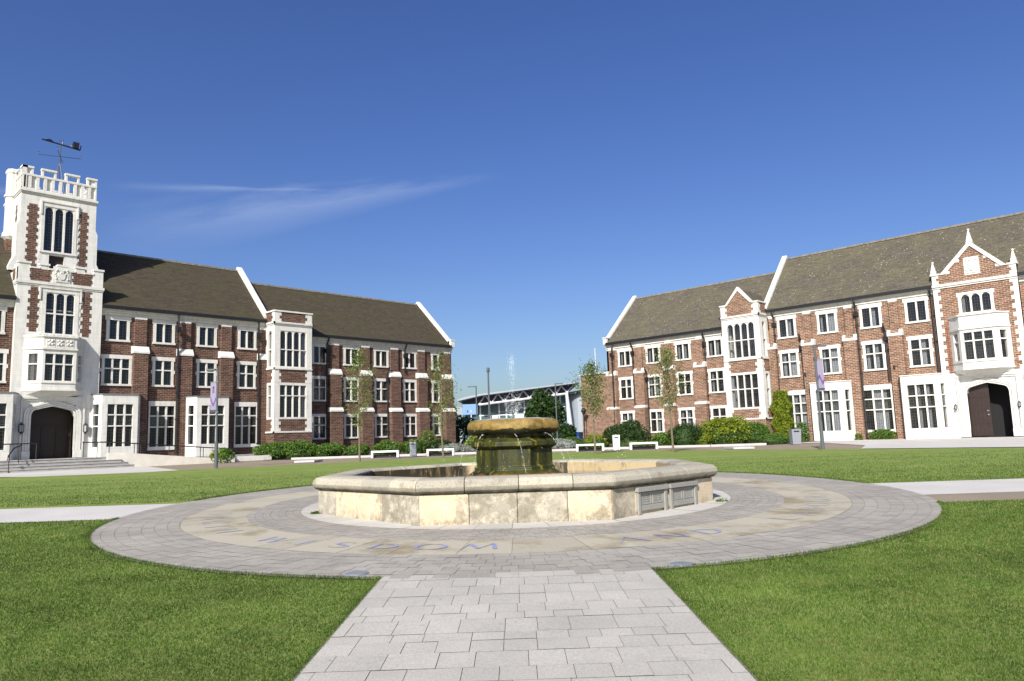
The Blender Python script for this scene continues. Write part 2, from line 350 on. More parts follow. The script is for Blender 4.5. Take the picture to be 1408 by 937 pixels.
def spandrel(mb, fr, pts, ztop, am, n0, n1):
    for side in (0, 1):
        P = pts if not side else [(2*am-a, z) for a, z in pts]
        for (x0, y0), (x1, y1) in zip(P, P[1:]):
            if abs(x1-x0) < 1e-4: continue
            mb.prism(fr, [(x0, y0), (x1, y1), (x1, ztop), (x0, ztop)], n0, n1)
def fill(ms, mg, fr, a0, a1, z0, z1, lights, trans, nf, arch=None, mul=.11, curt=None):
    """mullions, transoms and panes inside an opening; nf = outer face"""
    w = (a1-a0-mul*(lights-1))/lights
    for i in range(1, lights):
        x = a0+i*w+(i-1)*mul; ms.box(fr, x, x+mul, nf-.17, nf-.03, z0, z1)
    for t in trans:
        for i in range(lights):
            x = a0+i*(w+mul); ms.box(fr, x, x+w, nf-.17, nf-.032, t-.04, t+.04)
    edges = [z0]+[q for t in trans for q in (t-.04, t+.04)]+[z1]
    for i in range(lights):
        x = a0+i*(w+mul)
        for za, zb in zip(edges[::2], edges[1::2]):
            j = [random.uniform(-.003, .003) for _ in range(4)]
            n = nf-.14
            mg.add([fr(x, n+j[0], za), fr(x+w, n+j[1], za), fr(x+w, n+j[2], zb), fr(x, n+j[3], zb)], [(0, 1, 2, 3)])
        if arch:
            zs = z1-w*.62; spandrel(ms, fr, arch_pts(x, x+w, zs, z1-.03, arch), z1, x+w/2, nf-.17, nf-.04)
    if curt is not None:
        for i in range(lights):
            x = a0+i*(w+mul)
            if random.random() < curt[1]:
                f = random.choice((.3, .35, .45, .9)) if curt[1] > .6 else .3
                m = 8
                for q in range(m):
                    xa = x+w*f*q/m; xb = x+w*f*(q+1)/m
                    curt[0].box(fr, xa, xb-.004, nf-.30-.02*(q % 2), nf-.28-.02*(q % 2), z0+.02, z1-.02)
def window(B, fr, a0, a1, z0, z1, lights, trans, nb=0, arch=None, jamb=.2, head=.26, sill=.14, ears=True, curt=0, hood=False, lab=None):
    ms, mg, mc = MB(), MB(), MB()
    ia0, ia1, iz0, iz1 = a0+jamb, a1-jamb, z0+sill, z1-head
    n1 = nb+.05
    ms.box(fr, a0+.02, ia0, nb-.2, n1, iz0, iz1); ms.box(fr, ia1, a1-.02, nb-.2, n1, iz0, iz1)
    ms.box(fr, a0, a1, nb-.2, n1+.01, iz1, z1); ms.box(fr, a0-.02, a1+.02, nb-.2, n1+.06, z0, iz0)
    if ears:
        zc = (z0+z1)/2
        for e in (zc,):
            ms.box(fr, a0-.07, a0+.02, nb-.1, n1-.004, e-.12, e+.12) if z1-z0 > 2 else None
            ms.box(fr, a1-.02, a1+.07, nb-.1, n1-.004, e-.12, e+.12) if z1-z0 > 2 else None
        ms.box(fr, a0-.06, a0, nb-.1, n1+.008, z1-.3, z1); ms.box(fr, a1, a1+.06, nb-.1, n1+.008, z1-.3, z1)
    if hood:
        ms.box(fr, a0-.12, a1+.12, nb, n1+.14, z1, z1+.1); ms.box(fr, a0-.12, a0-.02, nb, n1+.13, z1-.7, z1); ms.box(fr, a1+.02, a1+.12, nb, n1+.13, z1-.7, z1)
    fill(ms, mg, fr, ia0, ia1, iz0, iz1, lights, trans, n1, arch, curt=(mc, curt) if curt else None)
    w = ms.build('window', M['stone'], B); mg.build('pane', M['glass'], w, fix=False)
    if mc.v: mc.build('curtain', M['curtain'], w)
    return (ia0, ia1, iz0, iz1)
def wedge(mb, fr, a0, a1, n_lo, n_hi, z0, z1):
    mb.prof(fr, [(0, z0), (n_lo+.05, z0), (n_lo+.05, z0+.13), (n_hi+.01, z1), (0, z1)], a0-.03, a1+.03)
def buttress(B, fr, brick, a, w_mid, zmid, ztop, zb, low=None, w_low=None, w_up=.84, notch=False):
    mb, mw, ml, mt_ = MB(), MB(), MB(), MB()
    zl = low[0] if low else zb
    if low:
        mb.box(fr, a-w_low/2+.05, a+w_low/2-.05, 0, .55, zb, low[0]); 
        ml.prof(fr, [(0, low[0]), (.6, low[0]), (.6, low[0]+.13), (.41, low[1]), (0, low[1])], a-w_low/2, a+w_low/2)
        zl = low[1]
    mb.box(fr, a-w_mid/2+.05, a+w_mid/2-.05, 0, .4, zl, zmid[0])
    if notch:
        mw.box(fr, a-w_mid/2, a+w_mid/2, 0, .45, zmid[0], zmid[0]+.2)
        for s in (-1, 1):
            x0 = a+s*w_mid/2; x1 = a+s*w_up/2
            mw.prof(fr, [(0, zmid[0]+.2), (.44, zmid[0]+.2), (.3, zmid[1]), (0, zmid[1])], min(x0, x1), max(x0, x1))
        mb.prof(fr, [(0, zmid[0]+.2), (.42, zmid[0]+.2), (.21, zmid[1]), (0, zmid[1])], a-w_up/2, a+w_up/2)
    else:
        wedge(mw, fr, a-w_mid/2, a+w_mid/2, .4, .2, zmid[0], zmid[1])
    mb.box(fr, a-w_up/2, a+w_up/2, 0, .2, zmid[1], ztop-.2)
    mt_.box(fr, a-w_up/2, a+w_up/2, 0, .22, ztop-.2, ztop)
    o = mb.build('buttress', brick, B)
    for q_ in (mw, ml, mt_):
        if q_.v: q_.build('weathering', M['stone'], o, bevel=.01)
def quoins(mb, fr, a, d, z0, z1, wa, wb, n0, n1, h=.32):
    z = z0; i = 0
    while z < z1-.02:
        w = wa if i % 2 else wb; mb.box(fr, min(a, a+d*w), max(a, a+d*w), n0, n1, z, min(z+h, z1)); z += h; i += 1
def jag(mb, fr, a0, a1, z0, z1, ext, n0, n1, h=.3):
    z = z0; i = 0
    while z < z1-.02:
        e = ext if i % 2 else 0; mb.box(fr, a0-e, a1+e, n0, n1, z, min(z+h, z1)); z += h; i += 1
def pipe(B, fr, a, z0, z1, n=.12, hopper=True, jog=0):
    m = MB()
    pts = [fr(a, .42, z1+.1), fr(a, .42, z1-.1), fr(a+jog, n, z1-.55), fr(a+jog, n, z0)]
    m.tube(pts, .075, 8)
    if hopper: m.box(fr, a+jog-.15, a+jog+.15, n-.1, n+.18, z1-1.25, z1-.9)
    z = z1-2
    while z > z0+.5: m.box(fr, a+jog-.1, a+jog+.1, max(0, n-.1), n+.08, z, z+.07); z -= 1.9
    m.build('downpipe', M['black'], B, smooth=False)
def canted(B, fr, jl, fl, fr_, jr, off, z0, z1, zw0, zw1, lights, trans, front, cant=.18, mat='stone', name='bay_window', curt=0, roofm='lead', roof=True, cm=.3):
    """canted bay: front frame between fl..fr_, cant panels to the wall joins jl, jr"""
    ms, mg, mc = MB(), MB(), MB()
    f0 = fr.sub(fl, off, fr_, off); c1 = fr.sub(jl, 0, fl, off); c2 = fr.sub(fr_, off, jr, 0)
    h = (front[0]-fl, front[1]-fl, zw0, zw1)
    panel(ms, f0, 0, f0.L, z0, z1, [h], -.25, 0)
    fill(ms, mg, f0, h[0], h[1], zw0, zw1, lights, trans, 0, curt=(mc, curt) if curt else None, mul=.1)
    for c in (c1, c2):
        if c.L < .75: ms.box(c, 0, c.L, -.25, 0, z0, z1); continue
        q = (c.L*cm, c.L*(1-cm+.02), zw0, zw1) if roof is False else ((c.L*.47, c.L*.80, zw0, zw1) if c is c1 else (c.L*.2, c.L*.53, zw0, zw1))
        panel(ms, c, 0, c.L, z0, z1, [q], -.25, -.001)
        fill(ms, mg, c, q[0], q[1], zw0, zw1, 1, trans, 0)
    o = ms.build(name, M[mat], B); mg.build('pane', M['glass'], o, fix=False)
    di = MB(); di.plan(fr, [(jl+.42, -.1), (fl+.36, off-.5), (fr_-.36, off-.5), (jr-.42, -.1)], z0+.05, z1-.05); di.build('dark_backing', M['dark'], o)  # solid dark block added to stop sunlight passing through the bay
    if mc.v: mc.build('curtain', M['curtain'], o)
    if roof:
        m = MB(); e = .06
        m.plan(fr, [(jl-e, -.02), (fl-e*.5, off+e), (fr_+e*.5, off+e), (jr+e, -.02)], z1, z1+.07); m.build('bay_roof', M[roofm], o)
    return o
def roof(B, fr, mat, a0, a1, ne, ze, nr, zr, t=.16, gut=None):
    m = MB(); nb = 2*nr-ne
    m.prof(fr, [(ne, ze), (nr, zr), (nb, ze), (nb, ze-t), (nr, zr-t), (ne, ze-t)], a0, a1)
    o = m.build('roof', M[mat], B)
    m = MB(); m.prof(fr, [(nr+.16, zr-.1), (nr+.1, zr+.06), (nr-.1, zr+.06), (nr-.16, zr-.1)], a0, a1); m.build('ridge_tiles', M['ridge'], o)
    for g0, g1 in ([(a0, a1)] if gut is None else gut): m = MB(); m.box(fr, g0, g1, ne-.1, ne+.09, ze-.2, ze+.03); m.build('gutter_eave_shade', M['black'], o)  # gutter box deepened so its black also stands for the eave shadow
def cornice(m, fr, a0, a1, z1, skip=()):
    m.box(fr, a0, a1, 0, .12, z1-.46, z1-.28); m.box(fr, a0, a1, 0, .22, z1-.28, z1-.13); m.box(fr, a0, a1, 0, .33, z1-.13, z1)
def gable_end(B, fr, brick, a, ne, ze, nr, zr, zb, th=.35, kneel=True, name='gable_wall'):
    """gable wall at along-position a (thickness th towards lower a), with raking coping above the roof"""
    m = MB(); nb = 2*nr-ne
    m.prof(fr, [(-.0, zb), (-.0, ze+.35), (nr, zr+.12), (2*nr, ze+.35), (2*nr, zb)], a-th, a)
    o = m.build(name, brick, B)
    m = MB()
    for s in (1, -1):
        f = (lambda n: n) if s == 1 else (lambda n: 2*nr-n)
        sl = (zr-ze)/(nr-ne)
        m.prof(fr, [(f(ne-.2), ze-.02+.2), (f(ne-.2), ze+.42), (f(nr), zr+.38), (f(nr), zr+.1)], a-th-.03, a+.05)
    if kneel: m.box(fr, a-th-.03, a+.05, .0, .5, ze-.12, ze+.5); m.box(fr, a-th-.06, a+.08, -.05, .55, ze+.5, ze+.6)
    m.build('raking_coping', M['stone'], o)
def shield(mb, fr, a, z, w, h, n):
    """generic carved achievement: shield, helm, mantling scrolls and motto band in relief"""
    P = [(a-w*.2, z+h*.12), (a+w*.2, z+h*.12), (a+w*.2, z-h*.05)] + [(a+w*.2*math.cos(t), z-h*.05-h*.25*math.sin(t)) for t in (.4, .9, 1.57, 2.2, 2.75)] + [(a-w*.2, z-h*.05)]
    mb.prism(fr, P, n, n+.07); mb.box(fr, a-w*.09, a+w*.09, n, n+.08, z+h*.15, z+h*.33); mb.box(fr, a-w*.16, a+w*.16, n, n+.06, z+h*.33, z+h*.39)
    for s in (-1, 1):
        for i in range(9):
            q = i/8; x = a+s*w*(.27+.09*math.sin(q*9)); mb.ball(fr(x, n+.02, z-h*.33+q*h*.7), .045+.02*math.sin(q*14), 6)
        for i in range(6): mb.ball(fr(a+s*w*(.39+.03*math.cos(i*2)), n+.01, z-h*.2+i*h*.09), .035, 6)
    mb.box(fr, a-w*.38, a+w*.38, n, n+.05, z-h*.43, z-h*.36)
# ================================================================== LEFT BUILDING
B = thing('college_hall', LF(20, 0, .48), 'long brown-brick hall with a white battlemented tower, stone steps and mossy tiled roof', 'building')
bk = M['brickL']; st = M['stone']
mains, wings, bays = MB(), MB(), []
holes = []
GB = .3
for c in (6.6, 9.74, 17.16, 20.27, 23.4, 26.6):
    holes.append(window(B, LF, c-.78, c+.78, 9.09, 10.87, 2, [], jamb=.22, head=.28, curt=.3))
for a0, a1, l in ((5.0, 6.9, 3), (8.72, 10.72, 3), (16.17, 18.15, 3), (19.5, 21.03, 2), (22.67, 24.2, 2), (25.8, 27.35, 2)):
    holes.append(window(B, LF, a0, a1, 6.0, 8.16, l, [7.2], jamb=.2, head=.27, curt=.3))
for a0, a1 in ((19.33, 21.25), (25.62, 27.55), (5.4, 7.3)):
    holes.append(window(B, LF, a0, a1, 1.48, 4.97, 3, [3.91, 3.12], jamb=.13, head=.35, sill=.25, ears=False))
for a0, a1 in ((15.9, 18.5), (22.1, 24.8), (8.6, 11)): holes.append((a0, a1, 1.6, 4.8))
holes += [(12.0, 14.68, GB, 4.75), (12.2, 14.7, 5.5, 10.95)]
mw = MB(); panel(mw, LF, 0, 28.1, GB, 10.95, holes, -.3, 0)
mw.box(LF, 0, .3, -9.6, -.3, GB, 11.3); mw.box(LF, 0, 28.1, -9.9, -9.6, GB, 11.3)
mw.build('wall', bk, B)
m = MB(); m.box(LF, .3, 47.4, -1.25, -1.2, GB, 10.5); m.box(LF, .3, 47.4, -1.2, -.31, 5.1, 5.2); m.box(LF, .3, 28, -1.2, -.31, 8.3, 8.4)
m.build('dark_backing', M['dark'], B)  # near-black sheets in place of unlit rooms behind the windows
m = MB(); cornice(m, LF, 0, 10.96, 11.38); cornice(m, LF, 15.95, 28.12, 11.38); m.box(LF, 0, 28.1, 0, .03, 10.87, 10.95)
m.build('cornice', st, B, bevel=.01)
for a in (3.4, 8.2, 18.62, 21.74, 24.86, 27.83):
    buttress(B, LF, bk, a, 1.06 if a < 27 else .72, (8.3, 8.82), 10.95, GB, w_up=.8 if a < 27 else .6)
pipe(B, LF, 21.12, 1.15, 11.3, n=.47); pipe(B, LF, 27.36, .6, 11.3, n=.47)
# wing
holes = []
for c, w in ((33.05, 1.5), (36.22, 1.62), (39.4, 1.62), (42.62, 1.6), (45.75, 1.0)):
    l = 2 if w > 1.2 else 1
    holes.append(window(B, LF, c-w/2, c+w/2, 8.24, 9.99, l, [], jamb=.22, curt=.25))
    holes.append(window(B, LF, c-w/2, c+w/2, 5.09, 7.24, l, [6.29], jamb=.22, curt=.25))
    holes.append(window(B, LF, c-w/2, c+w/2, 1.91, 4.05, l, [3.1], jamb=.22, curt=.25))
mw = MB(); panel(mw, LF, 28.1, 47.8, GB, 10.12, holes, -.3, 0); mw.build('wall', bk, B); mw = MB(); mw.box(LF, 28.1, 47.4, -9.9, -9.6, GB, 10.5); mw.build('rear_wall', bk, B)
m = MB(); cornice(m, LF, 31.4, 47.8, 10.57); m.box(LF, 31.4, 47.8, 0, .03, 10.0, 10.12); m.build('cornice', st, B, bevel=.01)
for a in (34.45, 37.6, 40.76, 43.92, 47.13):
    buttress(B, LF, bk, a, 1.15, (7.38, 7.89), 10.14, GB, (4.2, 4.57), 1.27)
pipe(B, LF, 33.72, .6, 10.5); pipe(B, LF, 42.0, 7.9, 10.5); pipe(B, LF, 40.0, .6, 8.2, hopper=True)
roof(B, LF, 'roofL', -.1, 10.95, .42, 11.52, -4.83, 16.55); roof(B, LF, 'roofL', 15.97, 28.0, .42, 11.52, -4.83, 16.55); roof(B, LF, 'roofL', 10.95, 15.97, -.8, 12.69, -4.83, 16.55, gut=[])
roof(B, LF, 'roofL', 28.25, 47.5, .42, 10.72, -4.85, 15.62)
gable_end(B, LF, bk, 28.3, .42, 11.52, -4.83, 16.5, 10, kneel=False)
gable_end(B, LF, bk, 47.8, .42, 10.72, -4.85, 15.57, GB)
m = MB(); m.prof(LF, [(0, GB), (0, 11.6), (-4.83, 16.4), (-9.66, 11.6), (-9.66, GB)], -.3, 0); m.build('gable_wall', bk, B)
# canted bays of the ground floor
canted(B, LF, 15.35, 15.95, 18.22, 18.85, 1.28, GB, 5.3, 1.82, 4.66, 3, [3.95, 3.2], (16.3, 17.9), curt=.3)
canted(B, LF, 21.62, 22.25, 24.63, 25.25, 1.28, GB, 5.25, 1.82, 4.62, 3, [3.95, 3.15], (22.6, 24.3), curt=.0)
canted(B, LF, 8.0, 8.65, 10.92, 11.5, 1.28, GB, 5.3, 1.82, 4.66, 3, [3.95, 3.2], (9.0, 10.6), curt=.3)
def big_bay(B, fr, brick, a0, a1, zb, zz, gable=False, joinlow=0):
    """rectangular 3-storey bay 1.6 m deep. zz: base string, low window z0,z1,trans, string, up window z0,z1,trans, cornice, top"""
    off = 1.6; sB, w0, w1, wt, sM, u0, u1, ut, cz, tp = zz
    ms, mb, mbm, mbt, mg, mgu, mc = MB(), MB(), MB(), MB(), MB(), MB(), MB()
    faces = [fr.sub(a0, off, a1, off), fr.sub(a0, 0, a0, off), fr.sub(a1, off, a1, 0)]
    for i, f in enumerate(faces):
        L = f.L; A0, A1 = (0, L) if i == 0 else ((0, L-.3) if i == 1 else (.3, L))
        hl = (.5, L-.5) if i == 0 else (.55, 1.12)
        panel(mb, f, A0, A1, zb, sB, [], -.3, .06 if i == 0 else .0)
        panel(mb, f, A0, A1, sB, w0-.15, [], -.3, -.01); panel(mbm, f, A0, A1, w1+.2, sM, [], -.3, -.01); panel(mbt, f, A0, A1, cz, tp-.12, [], -.3, -.01)
        panel(ms, f, A0, A1, w0-.15, w1+.2, [(hl[0], hl[1], w0, w1)], -.3, 0)
        panel(ms, f, A0, A1, sM, cz, [(hl[0], hl[1], u0, u1)], -.3, 0)
        fill(ms, mg, f, hl[0], hl[1], w0, w1, 4 if i == 0 else 1, [wt], 0, curt=(mc, .3) if i == 0 else None, mul=.1)
        fill(ms, mgu, f, hl[0], hl[1], u0, u1, 4 if i == 0 else 1, [ut], 0, arch='round', mul=.1)
        for z, zt, e in ((sB, sB+.13, .1), (sM, sM+.14, .08), (cz-.14, cz, .12), (cz-.26, cz-.14, .05)):
            ms.box(f, -e if i != 1 else 0, L+e if i != 2 else L, 0, e, z, zt)
        for za, zc in ((sB+.13, w0-.15), (w1+.2, sM), (cz, tp-.12)):
            if i == 0: quoins(ms, f, 0, 1, za, zc, .42, .58, -.05, .012, .25); quoins(ms, f, L, -1, za, zc, .42, .58, -.05, .012, .25)
            if i == 1: quoins(ms, f, L, -1, za, zc, .3, .45, -.05, .012, .25)
            if i == 2: quoins(ms, f, 0, 1, za, zc, .3, .45, -.05, .012, .25)
        if not (gable and i == 0): ms.box(f, -.06, L+.06, -.34, .07, tp-.12, tp)
    if gable:
        f = faces[0]; L = f.L; pk = 13.8
        mbt.prism(f, [(.0, tp-.12), (L, tp-.12), (L-.55, tp), (L/2, pk-.15), (.55, tp)], -.3, -.012)
        ms.prism(f, [(-.08, tp-.12), (.55, tp-.12), (.55, tp), (-.08, tp)], -.34, .07); ms.prism(f, [(L+.08, tp-.12), (L-.55, tp-.12), (L-.55, tp), (L+.08, tp)], -.34, .07)
        ms.prism(f, [(.5, tp), (.62, tp-.1), (L/2, pk-.3), (L/2, pk+.05)], -.34, .07); ms.prism(f, [(L-.5, tp), (L-.62, tp-.1), (L/2, pk-.3), (L/2, pk+.05)], -.34, .07)
        g = MB(); g.loft([fr(a0+.5, off-.32, tp-.1), fr((a0+a1)/2, off-.32, pk-.15), fr(a1-.5, off-.32, tp-.1)], [fr(a0+.5, -3.2, tp-.1), fr((a0+a1)/2, -3.2, pk-.15), fr(a1-.5, -3.2, tp-.1)])
        g.build('gable_roof', M['roofR'], B)
    mbt.box(fr, a0+.3, a1-.3, -1, off-.3, cz+.1, cz+.25)
    di = MB(); di.box(fr, a0+.75, a1-.75, -.2, off-.75, zb, cz); di.build('dark_backing', M['dark'], B)  # dark block added inside so the sun cannot cross the bay
    o = ms.build('bay_window', st, B); [q_.build('brick_panel', brick, o) for q_ in (mb, mbm, mbt)]; mg.build('pane', M['glass'], o, fix=False); mgu.build('pane', M['glass'], o, fix=False)
    if mc.v: mc.build('curtain', M['curtain'], o)
    # parapet returns to the roof
big_bay(B, LF, bk, 28.1, 31.4, GB, (2.5, 3.72, 6.25, 5.42, 7.5, 7.75, 10.6, 9.1, 11.3, 12.23))
# ---- tower
TW = MB()
panel(TW, LF, 10.95, 15.97, GB, 12.5, [(12.05, 14.62, GB, 4.62), (12.35, 14.55, 9.2, 12.3)], -.3, .4)
TW.box(LF, 10.95, 11.4, -6.4, -.3, 11, 13.4); TW.box(LF, 15.5, 15.97, -6.4, -.3, 11, 13.4); TW.box(LF, 11.4, 15.5, -6.4, -.3, 13.1, 13.25)
tower = TW.build('tower', st, B)
UP = Fr((-57.067, 0), (0, 1), (1, 0), 1.0308, -.049)      # set-back upper stage of the tower, 3% larger module
T2 = MB()
panel(T2, UP, 10.98, 15.45, 13.6, 18.6, [(12.15, 14.3, 13.7, 18.15)], -.3, .1)
T2.box(UP, 10.98, 11.35, -4.4, -.3, 12, 18.6); T2.box(UP, 15.1, 15.45, -4.4, -.3, 12, 18.6); T2.box(UP, 11.35, 15.1, -4.4, -4.1, 12, 18.6); T2.box(UP, 11.35, 15.1, -4.1, -.3, 18.3, 18.5)
for s, a in ((-1, 10.98), (1, 15.45)):       # set-offs of the clasping buttresses
    T2.prism(UP, [(a, 13.3), (a+s*.5, 13.3), (a+s*.5, 13.55), (a+s*.14, 14.35), (a+s*.14, 16.4), (a, 16.75)], -1.0, .095)
    T2.prism(UP, [(a, 13.3), (a+s*.3, 13.3), (a, 14.0)], -4.4, -1.0)
T2.build('tower_upper_stage', st, tower)
def inlay(*a): m = MB(); jag(m, *a); m.build('brick_inlay', bk, tower)
inlay(LF, 11.72, 12.13, 9.35, 12.3, .13, .35, .412, .27); inlay(LF, 14.8, 15.2, 9.2, 12.3, .13, .35, .412, .27)
inlay(UP, 11.45, 11.93, 13.4, 17.9, .1, .05, .112, .24); inlay(UP, 14.5, 14.9, 13.4, 17.9, .1, .05, .112, .24)
inlay(LF, 11.7, 12.75, 12.7, 13.5, .08, .35, .415, .2); inlay(LF, 14.15, 15.2, 12.7, 13.5, .08, .35, .415, .2)
f = UP.sub(10.98, -4.4, 10.98, .1)
inlay(f, 1.2, 1.6, 16.9, 18.0, .1, -.05, .012, .24); inlay(f, 3.3, 3.6, 15.2, 17.9, .1, -.05, .012, .24)
f2 = LF.sub(10.95, -4.4, 10.95, .4); inlay(f2, 3.6, 4.2, 12.75, 13.5, .05, -.05, .012, .24)

m = MB()      # strings, parapets
m.box(LF, 10.87, 16.05, -.3, .5, 12.5, 12.68); m.box(LF, 10.9, 16.02, -.3, .45, 12.4, 12.5)
m.box(LF, 10.98, 15.94, .05, .38, 12.68, 13.55)
for a0, a1, z in ((10.98, 11.65, 13.9), (12.18, 12.7, 13.88), (13.2, 13.75, 13.92), (14.26, 14.82, 13.95), (15.37, 15.97, 13.92)):
    m.box(LF, a0, a1, .0, .4, 12.68, z-.1); m.box(LF, a0-.04, a1+.05, -.03, .46, z-.1, z+.03)
for a0, a1 in ((11.65, 12.18), (12.7, 13.2), (13.75, 14.26), (14.82, 15.37)): m.box(LF, a0, a1, .03, .45, 13.52, 13.62)
for fr2, LL in ((LF.sub(10.95, -.6, 10.95, 0.02), .6),): m.box(fr2, 0, LL, -.3, 0, 12.5, 13.8)
# coat of arms
m.box(LF, 12.95, 13.95, .38, .44, 12.7, 13.8); shield(m, LF, 13.45, 13.2, .95, 1.0, .44)
m.build('lower_parapet', st, tower)
m = MB()
m.box(UP, 10.88, 15.52, -4.5, .24, 18.68, 18.82); m.box(UP, 10.93, 15.49, -4.45, .17, 18.58, 18.68)
def crenel(m, f, L, z0, zl, zh, mer, nface):
    m.box(f, 0, L, nface-.25, nface, z0, z0+.12); m.box(f, 0, L, nface-.27, nface+.03, zl-.14, zl)
    x = 0; nb = int(round(L/.44))
    for i in range(nb+1):
        x = i*L/nb; m.box(f, max(0, x-.09), min(L, x+.09), nface-.25, nface+.01, z0+.12, zl-.14)
    for i in [q_ for q_ in range(nb) if q_ not in (2, 4, 5, 6, 8)]: m.box(f, i*L/nb, (i+1)*L/nb, nface-.2, nface-.1, z0+.12, zl-.14)
    for a, b in mer:
        a *= L; b *= L
        m.box(f, a, a+.13, nface-.25, nface, zl, zh); m.box(f, b-.13, b, nface-.25, nface, zl, zh)
        m.box(f, a-.02, b+.02, nface-.28, nface+.04, zh-.13, zh)
        if a < .01*L or b > .99*L: m.box(f, a+.13, b-.13, nface-.2, nface-.08, zl, zh-.13)
mer = [(0, .14), (.245, .44), (.56, .755), (.86, 1)]
crenel(m, UP.sub(10.98, .12, 15.42, .12), 4.44, 18.82, 19.9, 20.42, mer, 0)
crenel(m, UP.sub(10.98, -4.14, 10.98, -.14), 4.28, 18.82, 19.9, 20.42, mer, 0)
crenel(m, UP.sub(15.42, -.14, 15.42, -4.14), 4.28, 18.82, 19.9, 20.42, mer, 0)
crenel(m, UP.sub(15.42, -4.4, 10.98, -4.4), 4.44, 18.82, 19.9, 20.42, mer, 0)
m.build('crenellated_parapet', st, tower)
m = MB(); c = UP(10.95, -2.1, 0); h = R(22.5)
m.lathe(c, [(r_*1.03, z_*1.0308-.049) for r_, z_ in [(.3, 15.7), (.52, 15.95), (.52, 16.2), (.43, 16.35), (.43, 18.62), (.52, 18.7), (.52, 18.82), (.43, 18.9), (.43, 20.25), (.5, 20.35), (.5, 20.5), (.4, 20.62)]], 8, h)
m.build('stair_turret', st, tower)
m = MB(); m.box(UP, 10.65, 11.2, -2.4, -1.8, 14.6, 15.75); m.build('turret_base', bk, tower)
m = MB(); m.box(UP, 11.35, 15.1, -4.0, -1.3, 18.9, 19.0); m.build('tower_roof', M['lead'], tower)
m = MB(); m.box(UP, 11.4, 15.1, -1.5, -1.45, 9, 18.3); m.build('window_backing', M['dark'], tower)
# tower windows
window(B, LF, 12.35, 14.55, 9.2, 12.27, 3, [10.62], nb=.4, arch='round', jamb=.27, head=.25, sill=.1, ears=False, hood=False)
m = MB(); m.box(LF, 12.2, 14.68, .4, .52, 12.27, 12.36); m.box(LF, 12.2, 12.3, .4, .51, 11.5, 12.27); m.box(LF, 14.58, 14.68, .4, .51, 11.5, 12.27)
jag(m, LF, 12.3, 12.4, 9.2, 11.4, .07, .35, .43, .27); jag(m, LF, 14.5, 14.6, 9.2, 11.4, .07, .35, .43, .27)
m.build('hood_moulding', st, tower); m = MB()
m.box(UP, 12.1, 14.36, .1, .22, 18.15, 18.25); m.box(UP, 12.1, 12.2, .1, .21, 17.3, 18.15); m.box(UP, 14.26, 14.36, .1, .21, 17.3, 18.15)
jag(m, UP, 12.1, 12.2, 14.0, 17.25, .06, .05, .125, .24); jag(m, UP, 14.26, 14.36, 14.0, 17.25, .06, .05, .125, .24)
m.build('hood_moulding', st, tower)
window(B, UP, 12.15, 14.3, 14.72, 18.15, 3, [], nb=.1, arch='pointed', jamb=.22, head=.28, sill=.12, ears=False)
m = MB(); m.box(UP, 12.15, 12.72, -.2, .12, 13.4, 14.72); m.box(UP, 13.62, 14.3, -.2, .12, 13.4, 14.72); m.box(UP, 12.72, 13.62, -.2, .1, 14.6, 14.72); m.build('sill_block', st, tower)
m = MB()
for i in range(6): m.box(UP, 12.72+.15*i, 12.72+.15*i+.14, -.15, -.1, 13.4, 14.6)
m.build('louvre', M['oak'], tower)
def oriel(B, fr, jl, fl, f2, jr, nb, off, zs, front, cren, name='oriel_window', curt=.0):
    """zs: corbel bottom, base z, sill, head, string, top"""
    zc, z0, zb, zw0, zw1, trn, zstr, zt = zs
    sub = Fr(fr(0, nb, 0)[:2], fr.u, fr.n); o = off-nb
    ob = canted(B, sub, jl, fl, f2, jr, o, z0, zt, zw0, zw1, 3, [trn], front, name=name, roof=False, cm=.28, curt=curt)
    m = MB()
    def ring(e, za, zb_, e2=None):
        e2 = e if e2 is None else e2
        P = lambda q, z: [sub(jl-q*.6, 0, z), sub(fl-q*.5, o+q, z), sub(f2+q*.5, o+q, z), sub(jr+q*.6, 0, z)]
        m.loft(P(e, za), P(e2, zb_))
    ring(.07, z0, z0+.12); ring(.06, zb, zb+.08); ring(.09, zstr, zstr+.12); ring(.1, zt-.06, zt+.04)
    ring(-.35, zc, z0, .05)
    ring(-.85, zc-.18, zc, -.35)
    for a in np.linspace(fl+.12, f2-.12, 4):     # carved quatrefoil panels
        pass
    W = (front[1]-front[0])/3
    for i in range(3):
        a = front[0]+W*(i+.5)
        za, zb_ = zstr+.2, zt-.14
        m.box(sub, a-W/2+.03, a-W/2+.09, o, o+.03, za, zb_); m.box(sub, a+W/2-.09, a+W/2-.03, o, o+.03, za, zb_)
        m.box(sub, a-W/2+.03, a+W/2-.03, o, o+.03, za-.06, za); m.box(sub, a-W/2+.03, a+W/2-.03, o, o+.03, zb_, zb_+.06)
        if cren:
            zc_ = (za+zb_)/2
            for q in range(4): m.ball(sub(a+.13*math.cos(q*math.pi/2+.78), o+.005, zc_+.16*math.sin(q*math.pi/2+.78)), .09, 8)
            m.ball(sub(a, o+.02, zc_), .07, 8)
    if cren:
        for a in np.linspace(fl, f2, 6): m.box(sub, a-.09, a+.09, o-.1, o+.08, zt+.04, zt+.1)
    m.build('moulding', st, ob)
oriel(B, LF, 11.5, 12.4, 14.33, 14.97, .4, 1.2, (5.25, 5.5, 5.98, 6.15, 7.88, 7.22, 8.15, 9.02), (12.55, 14.15), True)
